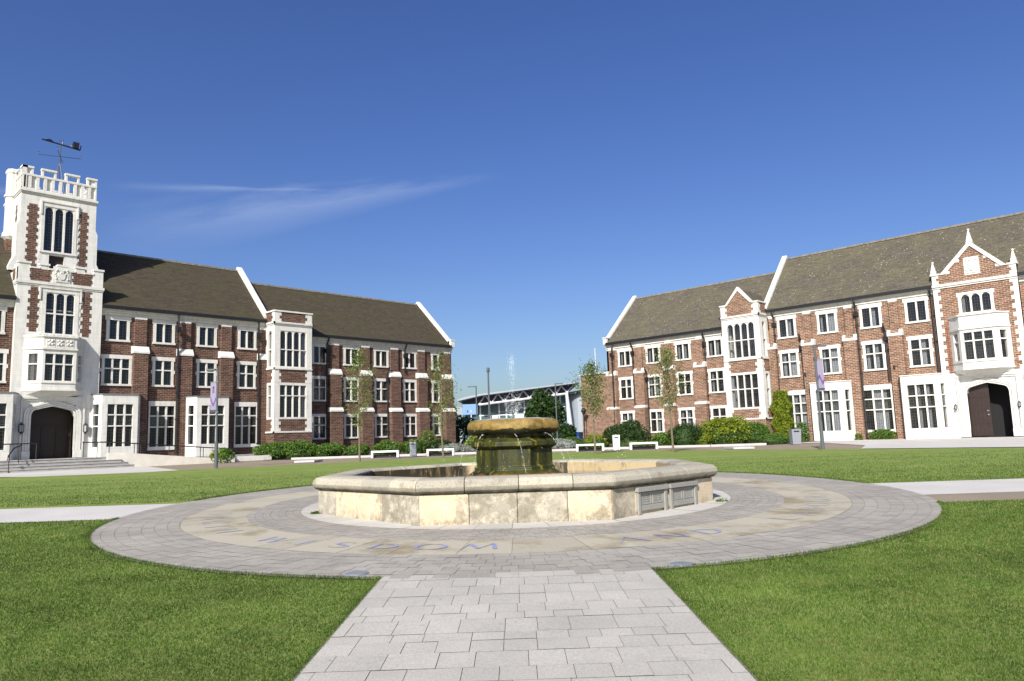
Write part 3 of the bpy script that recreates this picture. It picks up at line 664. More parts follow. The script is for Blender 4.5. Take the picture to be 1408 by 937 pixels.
# door surround
def doorway(B, fr, a0, a1, zf, zs, zt, nb, zbig, leaves, mat, open_right=False, name='doorway'):
    am = (a0+a1)/2; m = MB()
    P = tudor(a0, a1, zs, zt)
    spandrel(m, fr, P, zbig-.25, am, nb-.35, nb-.001)
    for e, n in ((.0, .0), (.16, .05), (.3, .09)):     # moulded orders
        Q0 = tudor(a0-e, a1+e, zs, zt+e*.8); Q1 = tudor(a0-e-.12, a1+e+.12, zs, zt+(e+.12)*.8)
        for (x0, y0), (x1, y1), (x2, y2), (x3, y3) in zip(Q0, Q0[1:], Q1[1:], Q1):
            for s in (0, 1):
                q = lambda x: x if not s else 2*am-x
                m.prism(fr, [(q(x0), y0), (q(x1), y1), (q(x2), y2), (q(x3), y3)], nb-.02, nb+.04+n)
        m.box(fr, a0-e-.12, a0-e, nb-.02, nb+.04+n, zf, zs); m.box(fr, a1+e, a1+e+.12, nb-.02, nb+.04+n, zf, zs)
    m.box(fr, a0-.55, a1+.55, nb-.02, nb+.16, zbig-.14, zbig); m.box(fr, a0-.55, a1+.55, nb-.02, nb+.09, zbig-.26, zbig-.14)
    for s in (-1, 1):
        x = am+s*(a1-am+.5); m.box(fr, min(x, x+s*.1), max(x, x+s*.1), nb-.02, nb+.15, zf, zbig-.26)
        x2 = am+s*(a1-am); m.box(fr, min(x2+s*.0, x2+s*.5), max(x2, x2+s*.5), nb-.02, nb+.17, zf, zf+.5)
        for i in range(16):    # carved spandrel foliage
            q = random.random(); xx = am+s*(a1-am)*(.45+.5*q); zz = zt+.12+(zbig-.45-zt)*random.random()-(q-.3)*.3
            m.ball(fr(xx, nb+.01, zz), .05, 6)
    o = m.build(name, st, B)
    return o
D = doorway(B, LF, 12.1, 14.54, 1.2, 3.9, 4.55, .4, 5.15, 3, 'oak')
m = MB(); m.box(LF, 11.9, 12.05, -1.1, .3, 1.0, 4.7); m.box(LF, 14.62, 14.8, -1.1, .3, 1.0, 4.7); m.box(LF, 11.9, 14.8, -1.1, .3, 4.62, 4.8); m.build('door_reveal', M['oak'], D)
m = MB(); m.box(LF, 12.05, 14.62, -.62, -.55, 1.2, 4.7)
for a0, a1 in ((12.15, 12.85), (12.92, 13.7), (13.77, 14.4)):
    m.box(LF, a0, a1, -.55, -.5, 1.25, 3.2)
    for zz in ((1.4, 2.0),): m.box(LF, a0+.1, a1-.1, -.5, -.47, *zz)
m.box(LF, 12.05, 14.62, -.55, -.46, 3.22, 3.34)
d = m.build('door', M['oak'], B)
for a0, a1 in ((12.15, 12.85), (12.92, 13.7), (13.77, 14.4)): m = MB(); m.box(LF, a0+.12, a1-.12, -.5, -.485, 2.2, 3.05); m.build('pane', M['oak'], d)

# ================================================================== RIGHT BUILDING
B = thing('college_wing', RF(-25, 0, .48), 'long red-brick hall with white pinnacled gable, half-open oak door and lichen-speckled roof', 'building')
bk = M['brickR']; GB = .3; holes = []
for c in (-26.55, -23.17, -19.8, -16.52, -8.6, -5.3):
    holes.append(window(B, RF, c-.83, c+.83, 9.06, 10.97, 2, [], jamb=.22, head=.3, curt=.75))
    holes.append(window(B, RF, c-.83, c+.83, 5.75, 8.1, 2, [7.07], jamb=.22, head=.3, curt=.75))
for a0, a1 in ((-27.2, -25.2), (-20.95, -18.75), (-6.2, -4.1)):
    holes.append(window(B, RF, a0, a1, .95, 4.65, 3, [3.57, 2.75], jamb=.14, head=.38, sill=.28, ears=False, curt=.75))
for a0, a1 in ((-24.6, -22.0), (-17.8, -15.3), (-9.9, -7.3)): holes.append((a0, a1, 1.1, 4.5))
holes += [(-13.95, -11.05, GB, 4.45), (-14.2, -10.9, 5.2, 11.06)]
mw = MB(); panel(mw, RF, -28.2, -2, GB, 11.06, holes, -.3, 0); mw.box(RF, -2.3, -2, -9.6, -.3, GB, 11.4); mw.box(RF, -28.2, -2, -9.6, -9.3, GB, 11.4); mw.build('wall', bk, B)
m = MB(); m.box(RF, -45.2, -2.3, -1.3, -1.25, GB, 10.5); m.box(RF, -45.2, -2.3, -1.25, -.31, 4.85, 4.95); m.box(RF, -28.2, -2.3, -1.25, -.31, 8.3, 8.4); m.build('dark_backing', M['dark'], B)
m = MB(); cornice(m, RF, -28.2, -15.2, 11.5); cornice(m, RF, -9.95, -2, 11.5); m.box(RF, -28.2, -2, 0, .03, 10.97, 11.06); m.build('cornice', st, B, bevel=.01)
for a in (-24.77, -21.43, -18.1, -6.95): buttress(B, RF, bk, a, 1.08, (8.24, 8.73), 11.06, GB, notch=True, w_up=.62)
buttress(B, RF, bk, -27.85, .7, (8.24, 8.73), 11.06, GB, notch=True, w_up=.35)
for a in (-27.6, -20.85): pipe(B, RF, a, .5, 11.4)
for a in (-25.4, -18.85): pipe(B, RF, a, 4.9, 9.2, hopper=True)
pipe(B, RF, -15.45, 5.2, 11.4, hopper=False)
pipe(B, RF, -25.15, .5, 5.9, hopper=True); pipe(B, RF, -18.35, .5, 5.9, hopper=True)
canted(B, RF, -25.0, -24.5, -22.0, -21.4, 1.28, GB, 5.05, 1.25, 4.4, 3, [3.6, 2.77], (-24.1, -22.35), curt=.9, roofm='stone')
canted(B, RF, -18.2, -17.75, -15.3, -14.75, 1.28, GB, 5.08, 1.25, 4.4, 3, [3.6, 2.77], (-17.35, -15.6), curt=.5, roofm='stone')
canted(B, RF, -10.3, -9.8, -7.35, -6.9, 1.28, GB, 5.05, 1.25, 4.4, 3, [3.6, 2.77], (-9.4, -7.75), curt=.5, roofm='stone')
holes = []
for c, w in ((-43.32, 1.68), (-39.98, 1.68), (-36.67, 1.7), (-33.33, 1.7)):
    holes.append(window(B, RF, c-w/2, c+w/2, 8.16, 9.94, 2, [], jamb=.23, curt=.6))
    holes.append(window(B, RF, c-w/2, c+w/2, 4.9, 7.12, 2, [6.14], jamb=.23, curt=.6))
    holes.append(window(B, RF, c-w/2, c+w/2, 1.53, 3.78, 2, [2.8], jamb=.23, curt=.6))
mw = MB(); panel(mw, RF, -45.55, -28.2, GB, 10.1, holes, -.3, 0); mw.build('wall', bk, B); mw = MB(); mw.box(RF, -45.2, -28.2, -10.5, -10.2, GB, 10.4); mw.build('rear_wall', bk, B)
m = MB(); cornice(m, RF, -45.55, -31.7, 10.57); m.box(RF, -45.55, -31.7, 0, .03, 9.95, 10.1); m.build('cornice', st, B, bevel=.01)
for a in (-44.87, -41.5, -38.2, -34.85): buttress(B, RF, bk, a, 1.2, (7.35, 7.83), 10.12, GB, (3.97, 4.22), 1.2, notch=True, w_up=.62)
pipe(B, RF, -44.55, .5, 10.5, n=.5); pipe(B, RF, -42.3, 4, 10.5); pipe(B, RF, -34.33, .5, 10.5); pipe(B, RF, -40.75, .5, 7.8)
big_bay(B, RF, bk, -31.68, -28.22, GB, (2.38, 3.43, 6.2, 4.98, 7.45, 7.7, 10.65, 9.18, 11.35, 12.4), gable=True)
roof(B, RF, 'roofR', -28.1, -15.22, .42, 11.62, -4.65, 16.9); roof(B, RF, 'roofR', -9.93, -1.8, .42, 11.62, -4.65, 16.9); roof(B, RF, 'roofR', -15.22, -9.93, -.1, 12.16, -4.65, 16.9, gut=[])
roof(B, RF, 'roofR', -45.3, -28.3, .42, 10.72, -5.2, 15.95)
gable_end(B, RF, bk, -28.1, .42, 11.62, -4.65, 16.85, 10, kneel=False)
gable_end(B, RF, bk, -45.2, .42, 10.72, -5.2, 15.9, GB)
m = MB(); m.prof(RF, [(0, GB), (0, 11.6), (-4.65, 16.8), (-9.3, 11.6), (-9.3, GB)], -2, -1.7); m.build('gable_wall', bk, B)
# low flat-roofed end block
m = MB(); m.box(RF, -49.15, -45.56, -6, -.05, GB, 7.7); o = m.build('end_block', bk, B)
m = MB(); m.box(RF, -49.25, -45.57, -6.1, .05, 7.7, 7.86); m.build('coping', st, o)
# entrance gable
m = MB(); G0, G1 = -15.2, -9.95
holes = [(-13.8, -11.2, GB, 4.32), (-13.45, -11.65, 9.35, 10.6), (-14.2, -10.9, 5.2, 8.9)]
panel(m, RF, G0, G1, 5.05, 11.4, holes, -.3, .35); 
m.prism(RF, [(G0, 11.4), (G1, 11.4), (G1, 12.3), (-10.7, 12.3), (-12.58, 14.2), (-14.45, 12.3), (G0, 12.3)], -.05, .35)
gb = m.build('entrance_gable', bk, B)
m = MB(); panel(m, RF, G0, G1+.0, GB, 5.06, [(-13.8, -11.2, GB, 4.32)], -.3, .354)
for s, a in ((1, G0), (-1, G1)):
    quoins(m, RF, a, s, 5.06, 11.3, .3, .48, -.3, .362, .3); quoins(m, RF, a, s, 11.65, 12.3, .28, .42, -.06, .362, .22)
    m.box(RF, a-.08 if s > 0 else a-.55, a+.55 if s > 0 else a+.08, -.1, .43, 12.3, 12.42)
m.box(RF, G0-.08, G1+.08, 0, .5, 11.42, 11.6); m.box(RF, G0-.04, G1+.04, 0, .42, 11.3, 11.42)
for s in (-1, 1):
    X = lambda x: -12.575+s*x
    m.prism(RF, [(X(2.1), 12.3), (X(1.75), 12.3), (X(0), 14.1), (X(0), 14.45)], -.12, .43)
    for x, z in ((1.72, 12.3), (1.05, 13.05)): m.box(RF, min(X(x), X(x-.3)), max(X(x), X(x-.3)), .3, .37, z, z+.2)
def finial(m, a, z, h, w):
    m.box(RF, a-w/2, a+w/2, .19-w/2, .19+w/2, z, z+.28); m.box(RF, a-w/2-.04, a+w/2+.04, .15-w/2, .23+w/2, z+.0, z+.06)
    c = RF(a, .19, 0); m.lathe(c, [(w*.62, z+.28), (w*.16, z+h-.12)], 4, R(45)); m.ball((c[0], c[1], z+h-.06), .085, 8)
finial(m, -12.575, 14.3, 1.05, .34); finial(m, G0+.12, 12.42, .95, .32); finial(m, G1-.12, 12.42, .95, .32)
m.build('white_dressings', st, gb)
m = MB(); m.box(RF, -13.06, -12.1, .35, .4, 12.0, 13.28); shield(m, RF, -12.58, 12.64, .95, 1.2, .4); m.build('carved_crest', st, gb)
m = MB(); m.loft([RF(-14.4, -.06, 12.2), RF(-12.575, -.06, 14.15), RF(-10.75, -.06, 12.2)], [RF(-14.4, -3.5, 12.2), RF(-12.575, -3.5, 14.15), RF(-10.75, -3.5, 12.2)]); m.build('gable_roof', M['roofR'], gb)
window(B, RF, -13.68, -11.45, 9.2, 10.8, 3, [], nb=.35, arch='round', jamb=.22, head=.17, sill=.12, curt=.4)
oriel(B, RF, -14.4, -13.55, -11.4, -10.72, .35, 1.35, (4.98, 5.2, 5.72, 5.9, 7.8, 7.2, 8.02, 9.05), (-13.35, -11.6), False)
m = MB(); m.box(RF, -14.2, -10.9, -.6, -.55, 5, 11); m.build('window_backing', M['dark'], gb)
D = doorway(B, RF, -13.75, -11.22, .55, 3.6, 4.28, .354, 4.88, 2, 'wood')
m = MB()
m.box(RF, -13.95, -13.8, -1.5, .2, .4, 4.4); m.box(RF, -11.2, -11.05, -1.5, .2, .4, 4.4); m.box(RF, -13.95, -11.05, -1.5, .2, 4.35, 4.5); m.box(RF, -13.95, -11.05, -1.55, -1.5, .4, 4.4); m.build('door_reveal', M['dark'], D)
m = MB(); P = tudor(-13.8, -11.2, 3.6, 4.3); L_ = [(-13.8, .55)] + P + [(-12.5, .55)]
m.prism(RF, L_, -.12, -.04)
for i in range(5): m.box(RF, -13.75+i*.25, -13.75+i*.25+.22, -.04, -.025, .6, 3.6)
for z in (.62, 1.45, 2.35, 3.3): m.box(RF, -13.78, -12.52, -.025, 0, z, z+.12)
d = m.build('door', M['wood'], B)
m = MB(); m.ball(RF(-12.65, .02, 2.05), .06); m.box(RF, -12.72, -12.6, -.02, .01, 2.3, 2.36); m.build('handle', M['bin'], d)
m = MB(); m.tube([RF(-14.55, .4, 8.6), RF(-14.55, .4, 5.1)], .02, 6); m.build('service_pipe', M['red'], gb)

# ================================================================== GROUND
def sheet(name, poly, dz, mat, label=None, thick=0, kind='structure', cuts=(23, -5)):
    bm = bmesh.new(); vs = [bm.verts.new((*VW(s, t, 0)[:2], 0)) for s, t in poly]; bm.faces.new(vs)
    for c in cuts:
        bmesh.ops.bisect_plane(bm, geom=bm.verts[:]+bm.edges[:]+bm.faces[:], plane_co=VW(0, c, 0), plane_no=(VF[0], VF[1], 0))
    for v in bm.verts: v.co.z = gz(tt(v.co.x, v.co.y))+dz
    bmesh.ops.recalc_face_normals(bm, faces=bm.faces)
    for f in bm.faces:
        if f.normal.z < 0: f.normal_flip()
    me = bpy.data.meshes.new(name); bm.to_mesh(me); bm.free(); me.materials.append(mat)
    o = bpy.data.objects.new(name, me); COL.objects.link(o); tag(o, kind=kind); return o
def circ(c, r, a0, a1, n): return [(c[0]+r*math.cos(R(a0+(a1-a0)*i/n)), c[1]+r*math.sin(R(a0+(a1-a0)*i/n))) for i in range(n+1)]
def XYv(x, y): return (x*VR[0]+y*VR[1], x*VF[0]+y*VF[1])
C = (-.03, 15.45); CW = VW(*C, 0)
sheet('ground', [(-1500, -300), (1500, -300), (1500, 2500), (-1500, 2500)], -.05, M['far'])
sheet('pavement', [XYv(*p) for p in ((-55.5, -12), (40, -70), (40, 60.3), (-80, 60.3), (-80, 47.9), (-55.5, 47.9))], -.02, M['ground'])
lawn_xy = [(-47, -8), (-42, 7.5), (-38.6, 14.2), (-37.2, 18.5), (-36.3, 22), (-36.2, 27), (-35.7, 30.5), (-34.6, 33), (-32.6, 35.8), (-30.5, 37.4), (-27.5, 38.2), (-22, 37.9), (-15, 37.1), (-10.3, 36.5), (-3, 36.5), (12, 34), (12, -14), (-20, -36), (-40, -30)]
lawn = sheet('lawn', [XYv(*p) for p in lawn_xy], 0, M['lawn'])
sheet('side_path', [(-60, 14.75), (-6.5, 14.2), (-6.5, 16.85), (-60, 17.5)], .006, M['pale']).name = 'side_path'
sheet('side_path', [(6.5, 13.85), (60, 14.1), (60, 16.1), (6.5, 16.25)], .006, M['pale'])
sheet('gravel_strip', [(6.3, 12.75), (60, 12.7), (60, 14.1), (6.3, 13.85)], .003, M['ground'])
sheet('far_path', [(-1.45, 22.4), (1.4, 22.4), (1.4, 48.6), (-1.45, 48.6)], .006, M['pale'])
sheet('entrance_pavement', [XYv(*p) for p in ((-50.2, 17.6), (-38.2, 14.9), (-37.9, 13.2), (-40.5, 9.2), (-52, 4), (-55.4, 6), (-55.4, 17.6))], .004, M['pale'])
sheet('entrance_pavement', [XYv(*p) for p in ((-25.2, 52), (-21, 52), (-15.2, 43.4), (-13.3, 37.4), (5, 37), (5, 60.2), (-25.2, 60.2))], .004, M['pale'])
# pavers as one mesh of separate blocks
def paver_ring(name, mat, r0, r1, rows, ln, top, gap=.005, jit=.15, bed=True, step=None):
    V, Fc = [], []
    dr = (r1-r0)/rows
    for k in range(rows):
        ra, rb = r0+k*dr+gap/2, r0+(k+1)*dr-gap/2; n = int(2*math.pi*(ra+rb)/2/ln); off = random.random()
        cuts = np.sort((np.arange(n)+off+rng.uniform(-jit, jit, n))/n*2*math.pi)
        for i in range(n):
            a, b = cuts[i], cuts[(i+1) % n]+(2*math.pi if i == n-1 else 0); a += gap/ra/2; b -= gap/ra/2
            m_ = max(1, int((b-a)/.06)); z = top+random.uniform(-.0015, .0015); base = len(V)
            for j in range(m_+1):
                q = a+(b-a)*j/m_
                for r in (ra, rb):
                    s, t = C[0]+r*math.cos(q), C[1]+r*math.sin(q); V.append(VW(s, t, gz(min(t, 23))+z if t < 23 else .483+z))
            for j in range(m_): Fc.append((base+2*j, base+2*j+1, base+2*j+3, base+2*j+2))
    me = bpy.data.meshes.new(name); me.from_pydata(V, [], Fc); me.materials.append(mat)
    bm = bmesh.new(); bm.from_mesh(me)
    for f in bm.faces:
        f.normal_update()
        if f.normal.z < 0: f.normal_flip()
    bm.to_mesh(me); bm.free()
    o = bpy.data.objects.new(name, me); COL.objects.link(o); tag(o, kind='structure'); return o
sheet('ground_bed', circ(C, 7.66, 0, 360, 96)[:-1], .010, M['joint'])
paver_ring('pavement_circle', M['paver'], 6.3, 7.65, 7, .21, .016)
paver_ring('inner_pavement_circle', M['paver'], 4.25, 5.2, 7, .14, .016)
paver_ring('sandstone_pavement', M['sand'], 5.2, 6.3, 1, .72, .016, gap=.005)
paver_ring('pavement_apron', M['ringstone'], 3.2, 4.25, 1, .5, .017, gap=.006, jit=0)
# approach path slabs
V, Fc = [], []
t = -3.0
def slab_rows():
    global t
    rows = [.26, .35, .36, .36, .29, .2, .38, .2, .27, .33]; k = 0; t = 8.03
    while t > -3:
        h = rows[k % 10] if k < 20 else random.choice(rows); k += 1; t0 = t-h; s = -1.45
        w0 = .24 if h < .3 else random.choice((.24, .24, .34, .36)); first = True
        while s < 1.38:
            w = random.choice((.1, .16, .24)) if first else w0*(random.choice((1, 1, 1, 1, 1.5)) if w0 < .3 else random.choice((1, 1, .7)))
            first = False; e = min(s+w, 1.39); e = 1.39 if 1.39-e < .09 else e
            g = .0022; z = .016+random.uniform(-.0015, .0015); base = len(V)
            for (a, b) in ((s+g, t0+g), (e-g, t0+g), (e-g, t-g), (s+g, t-g)): V.append(VW(a, b, gz(b)+z))
            Fc.append((base, base+1, base+2, base+3)); s = e
        t = t0
slab_rows()
me = bpy.data.meshes.new('approach_path'); me.from_pydata(V, [], Fc); me.materials.append(M['slab'])
bm = bmesh.new(); bm.from_mesh(me); bmesh.ops.recalc_face_normals(bm, faces=bm.faces)
for f in bm.faces:
    if f.normal.z < 0: f.normal_flip()
bm.to_mesh(me); bm.free()
o = bpy.data.objects.new('approach_path', me); COL.objects.link(o); tag(o, kind='structure')
sheet('path', [(-1.47, -3.1), (1.41, -3.1), (1.41, 8.0), (-1.47, 8.0)], .009, M['joint'])
# inlaid lettering
def seg(P, x0, y0, x1, y1, w):
    d = math.hypot(x1-x0, y1-y0); nx, ny = -(y1-y0)/d*w/2, (x1-x0)/d*w/2
    P.append([(x0+nx, y0+ny), (x1+nx, y1+ny), (x1-nx, y1-ny), (x0-nx, y0-ny)])
def arc(P, cx, cy, rx, ry, a0, a1, wmin, wmax, n=16):
    for i in range(n):
        q = [R(a0+(a1-a0)*(i+j)/n) for j in (0, 1)]; w = [wmin+(wmax-wmin)*abs(math.cos(v)) for v in q]
        P.append([(cx+(rx+s*w_/2)*math.cos(v), cy+(ry+s*w_/2)*math.sin(v)) for v, w_, s in ((q[0], w[0], 1), (q[1], w[1], 1), (q[1], w[1], -1), (q[0], w[0], -1))])
def glyph(c):
    P = []; B_, t_ = .125, .036
    if c == 'I': seg(P, .5, 0, .5, 1, B_)
    if c == 'L': seg(P, .25, 0, .25, 1, B_); seg(P, .25, .03, .8, .03, t_)
    if c == 'T': seg(P, .5, 0, .5, 1, B_); seg(P, .08, .97, .92, .97, t_)
    if c == 'H': seg(P, .18, 0, .18, 1, B_); seg(P, .82, 0, .82, 1, B_); seg(P, .18, .5, .82, .5, t_)
    if c == 'N': seg(P, .16, 0, .16, 1, t_); seg(P, .16, 1, .84, 0, B_); seg(P, .84, 0, .84, 1, t_)
    if c == 'M': seg(P, .02, 0, .16, 1, t_); seg(P, .16, 1, .5, .1, B_); seg(P, .5, .1, .84, 1, t_); seg(P, .84, 1, .98, 0, B_)
    if c == 'W': seg(P, -.02, 1, .22, 0, B_); seg(P, .22, 0, .5, .95, t_); seg(P, .5, .95, .78, 0, B_); seg(P, .78, 0, 1.02, 1, t_)
    if c == 'A': seg(P, .05, 0, .5, 1, t_); seg(P, .5, 1, .95, 0, B_); seg(P, .2, .33, .8, .33, t_)
    if c == 'U': seg(P, .2, .35, .2, 1, B_); seg(P, .8, .35, .8, 1, t_); arc(P, .5, .35, .3, .33, 180, 360, t_, .12)
    if c == 'O': arc(P, .5, .5, .44, .48, 0, 360, t_, B_, 28)
    if c == 'D': seg(P, .2, 0, .2, 1, B_); arc(P, .3, .5, .56, .47, -90, 90, t_, B_)
    if c == 'B': seg(P, .22, 0, .22, 1, B_); arc(P, .32, .75, .36, .22, -90, 90, t_, B_); arc(P, .32, .26, .42, .24, -90, 90, t_, B_)
    if c == 'R': seg(P, .22, 0, .22, 1, B_); arc(P, .32, .74, .38, .23, -90, 90, t_, B_); seg(P, .42, .5, .86, 0, B_)
    if c == 'S': arc(P, .5, .74, .28, .23, 40, 255, t_, .12); arc(P, .5, .27, .3, .24, -140, 90, t_, .12); seg(P, .36, .56, .62, .44, B_)
    return P
words = [('TRUTH', -169, 6.5), ('WISDOM', -126.9, 6.45), ('AND', -75.1, 6.05), ('LABOUR', -45.2, 6.2)]
Lr = thing('ring_inscription', VW(*C, .34), 'blue inlaid letters TRUTH WISDOM AND LABOUR round the sandstone band', 'inscription')
for wd, a0, stp in words:
    for i, ch in enumerate(wd):
        m = MB(); a = R(a0+i*stp); h = .40; tx = (-math.sin(a), math.cos(a)); rx = (-math.cos(a), -math.sin(a))   # x along tangent, y towards centre
        for poly in glyph(ch):
            V4 = []
            for px, py in poly:
                u, v = (px-.5)*h*1.12, (py-.5)*h; s = C[0]+5.76*math.cos(a)+tx[0]*u+rx[0]*v; t = C[1]+5.76*math.sin(a)+tx[1]*u+rx[1]*v
                V4.append(VW(s, t, gz(t)+.021))
            m.add(V4, [(0, 1, 2, 3)])
        o = m.build('letter', M['worn'] if wd in ('TRUTH', 'LABOUR') else M['letter'], Lr, fix=False)
for s, tq, nm in ((-1.76, 8.22, 'left'), (1.74, 8.15, 'right')):
    U = thing('uplight', VW(s, tq, gz(tq)), f'round flush steel light in the paving by the {nm} corner of the path', 'ground light', 'ground lights')
    m = MB(); m.lathe(VW(s, tq, 0), [(.13, gz(tq)+.015), (.13, gz(tq)+.026), (.105, gz(tq)+.028)], 24); m.build('rim', M['bin'], U)
    m = MB(); m.lathe(VW(s, tq, 0), [(.1, gz(tq)+.027), (.1, gz(tq)+.031)], 24); m.build('lens', plain('lens_glass', (.2, .23, .3), .1), U)

# ================================================================== FOUNTAIN
FT = thing('fountain', VW(*C, gz(C[1])), 'large octagonal stone fountain with a moss-covered pedestal amid the paving circle', 'fountain')
AP = 3.66
def octp(ap, k):      # vertex k; sides facing the view axis
    a = R(-90-22.5+45*k); r = ap/math.cos(R(22.5)); return (C[0]+r*math.cos(a), C[1]+r*math.sin(a))
wall, cop, inn, innd, innl = MB(), MB(), MB(), MB(), MB()
prof_w = [(0, .02), (0, .735), (-.42, .735), (-.42, .02)]
prof_c = [(-.03, .735), (.035, .75), (.085, .79), (.105, .85), (.09, .91), (.04, .96), (-.06, .985), (-.40, .985), (-.47, .96), (-.49, .9), (-.47, .74)]
def sweep(mb, prof, k, f0, f1, gap, inset_z=0):
    A = []
    for f, g in ((f0, gap), (f1, -gap)):
        ring = []
        for d, z in prof:
            p, q = octp(AP+d, k), octp(AP+d, k+1); L = math.hypot(q[0]-p[0], q[1]-p[1])
            ff = f
            if 0 < f < 1:     # keep joints square to the face
                Lr_ = 2*AP*math.tan(R(22.5)); x = (f-.5)*Lr_; ff = .5+x/L
            ff += g/L
            ring.append(VW(p[0]+(q[0]-p[0])*ff, p[1]+(q[1]-p[1])*ff, z))
        A.append(ring)
    mb.loft(A[0], A[1])
wcuts = {0: [.0, .26, .51, .77, 1], 1: [0, .2, 1], 7: [0, .2, .42, .67, 1]}
for k in range(8):
    wc = wcuts.get(k, [0, .25, .5, .75, 1])
    for f0, f1 in zip(wc, wc[1:]): sweep(wall, prof_w, k, f0, f1, .003)
    cc = {0: [0, .24, .52, .8, 1], 1: [.0, .3, .68, 1], 7: [0, .25, .52, .78, 1]}.get(k, [0, .33, .66, 1])
    for f0, f1 in zip(cc, cc[1:]): sweep(cop, prof_c, k, f0, f1, .004)
    p, q, z0, z1 = octp(AP-.43, k), octp(AP-.43, k+1), .3, .745
    p2, q2 = octp(AP-.5, k), octp(AP-.5, k+1)
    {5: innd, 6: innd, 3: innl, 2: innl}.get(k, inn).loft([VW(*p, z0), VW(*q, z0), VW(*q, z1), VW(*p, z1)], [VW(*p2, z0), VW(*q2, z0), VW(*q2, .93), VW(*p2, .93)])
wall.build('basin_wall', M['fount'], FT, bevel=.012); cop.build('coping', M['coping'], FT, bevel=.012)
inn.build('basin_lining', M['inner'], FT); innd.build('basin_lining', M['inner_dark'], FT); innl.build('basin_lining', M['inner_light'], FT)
rot8 = math.atan2(VR[1], VR[0])+R(22.5)
m = MB(); m.lathe(CW, [(3.7, .28), (3.7, .35)], 8, rot8); m.build('basin_floor', M['inner'], FT)
m = MB(); m.lathe(CW, [(3.5, .5), (3.5, .73)], 8, rot8); m.build('water', M['water'], FT)
k_ = 1/math.cos(R(22.5))
def octl(m, prof): m.lathe(CW, [(r*k_, z) for r, z in prof], 8, rot8)
m = MB(); octl(m, [(1.02, .5), (1.02, .8), (.86, .91), (.81, .95), (.81, 1.0), (.77, 1.03), (.77, 1.36)]); m.build('pedestal', M['moss'], FT, bevel=.008)
m = MB(); octl(m, [(.77, 1.36), (.80, 1.38), (.87, 1.42), (.87, 1.5), (.82, 1.54), (.76, 1.585), (.74, 1.6), (.74, 1.72)]); m.build('pedestal_moulding', M['moss'], FT, bevel=.008)
m = MB(); KN = 72; prof = [(.73, 1.665), (.84, 1.665), (.90, 1.69), (.935, 1.74), (.945, 1.80), (.935, 1.86), (.90, 1.91), (.84, 1.945), (.72, 1.965), (.4, 1.97), (.02, 1.97)]
ph = [random.uniform(0, 6.28) for _ in range(6)]
for pr_, z in prof:
    for j in range(KN):
        th = 2*math.pi*j/KN; q = (th-rot8) % (math.pi/4); ro = pr_*math.cos(math.pi/8)/math.cos(q-math.pi/8)*k_
        rr = (ro*.88+pr_*1.03*.12)*(1+.010*math.sin(3*th+ph[0])+.007*math.sin(9*th+ph[1]+z*20)+.005*math.sin(17*th+ph[2]-z*30)); zz_ = z+.012*math.sin(5*th+ph[3])*(1.2 if z < 1.7 else .5)+.008*math.sin(13*th+ph[4])
        m.v.append((CW[0]+rr*math.cos(th), CW[1]+rr*math.sin(th), zz_))
for i in range(len(prof)-1):
    for j in range(KN): m.f.append((i*KN+j, i*KN+(j+1) % KN, (i+1)*KN+(j+1) % KN, (i+1)*KN+j))
cap = m.build('pedestal_cap', M['cap'], FT, smooth=True)
m = MB(); m.lathe(CW, [(.02, 1.95), (.02, 2.1)], 8); [m.tube([VW(C[0]+.74*math.cos(R(a)), C[1]+.74*math.sin(R(a)), 1.655), VW(C[0]+.86*math.cos(R(a)), C[1]+.86*math.sin(R(a)), 1.665)], .018, 6) for a in range(-90, 270, 45)]
m.build('nozzles', M['moss'], FT)
def drops(name, gen, n, r=(.004, .012)):
    V, Fc = [], []
    for _ in range(n):
        c = Vector(gen()); q = random.uniform(*r); b = len(V)
        V += [tuple(c+Vector(d)*q) for d in ((1, 0, 0), (-.5, .87, 0), (-.5, -.87, 0), (0, 0, 1.7), (0, 0, -1.5))]
        Fc += [(b, b+1, b+3), (b+1, b+2, b+3), (b+2, b, b+3), (b+1, b, b+4), (b+2, b+1, b+4), (b, b+2, b+4)]
    me = bpy.data.meshes.new(name); me.from_pydata(V, [], Fc); me.materials.append(M['spray']); o = bpy.data.objects.new(name, me); COL.objects.link(o)
    o.parent = FT; o.matrix_parent_inverse = Matrix.Translation(FT.location).inverted(); return o
def central():
    h = random.random()**.7*1.35; w = .012+.03*h/1.35; top = random.random() < .3
    if top: h = 1.15+random.gauss(0, .12); w = .045
    return VW(C[0]+random.gauss(0, w), C[1]+random.gauss(0, w), 1.95+h)
drops('water_jet', central, 330, (.002, .0052))
def spray():
    a = random.uniform(0, 6.283); u = random.random(); r = .03+.2*u**.8; return VW(C[0]+r*math.cos(a)*random.uniform(.7, 1.1), C[1]+r*math.sin(a), 1.98+.48*u*random.uniform(.7, 1.15))
drops('water_jet', spray, 600, (.002, .005))
def mist():
    a = random.uniform(0, 6.283); r = random.uniform(.3, 2.6)**1; return VW(C[0]+r*math.cos(a), C[1]+r*math.sin(a), .65+random.random()**2*1.3)
drops('droplets', mist, 420, (.0025, .006))
for i, a in enumerate(range(-90, 270, 45)):
    def side(a=a):
        u = random.random(); v = .55; tf = u*.46; r = .86+v*tf*1.5; return VW(C[0]+r*math.cos(R(a))+random.gauss(0, .006)+.55*tf*(1 if i in (0, 1) else .1), C[1]+r*math.sin(R(a))+random.gauss(0, .006), 1.66-4.9*tf*tf)
    drops('water_jet', side, 80, (.002, .0055))
# plaques on the right-front face (side 1 -> k index of face whose outward is right-front)
pk, qk = octp(AP, 1), octp(AP, 2)
f = VW.sub(pk[0], pk[1], qk[0], qk[1])
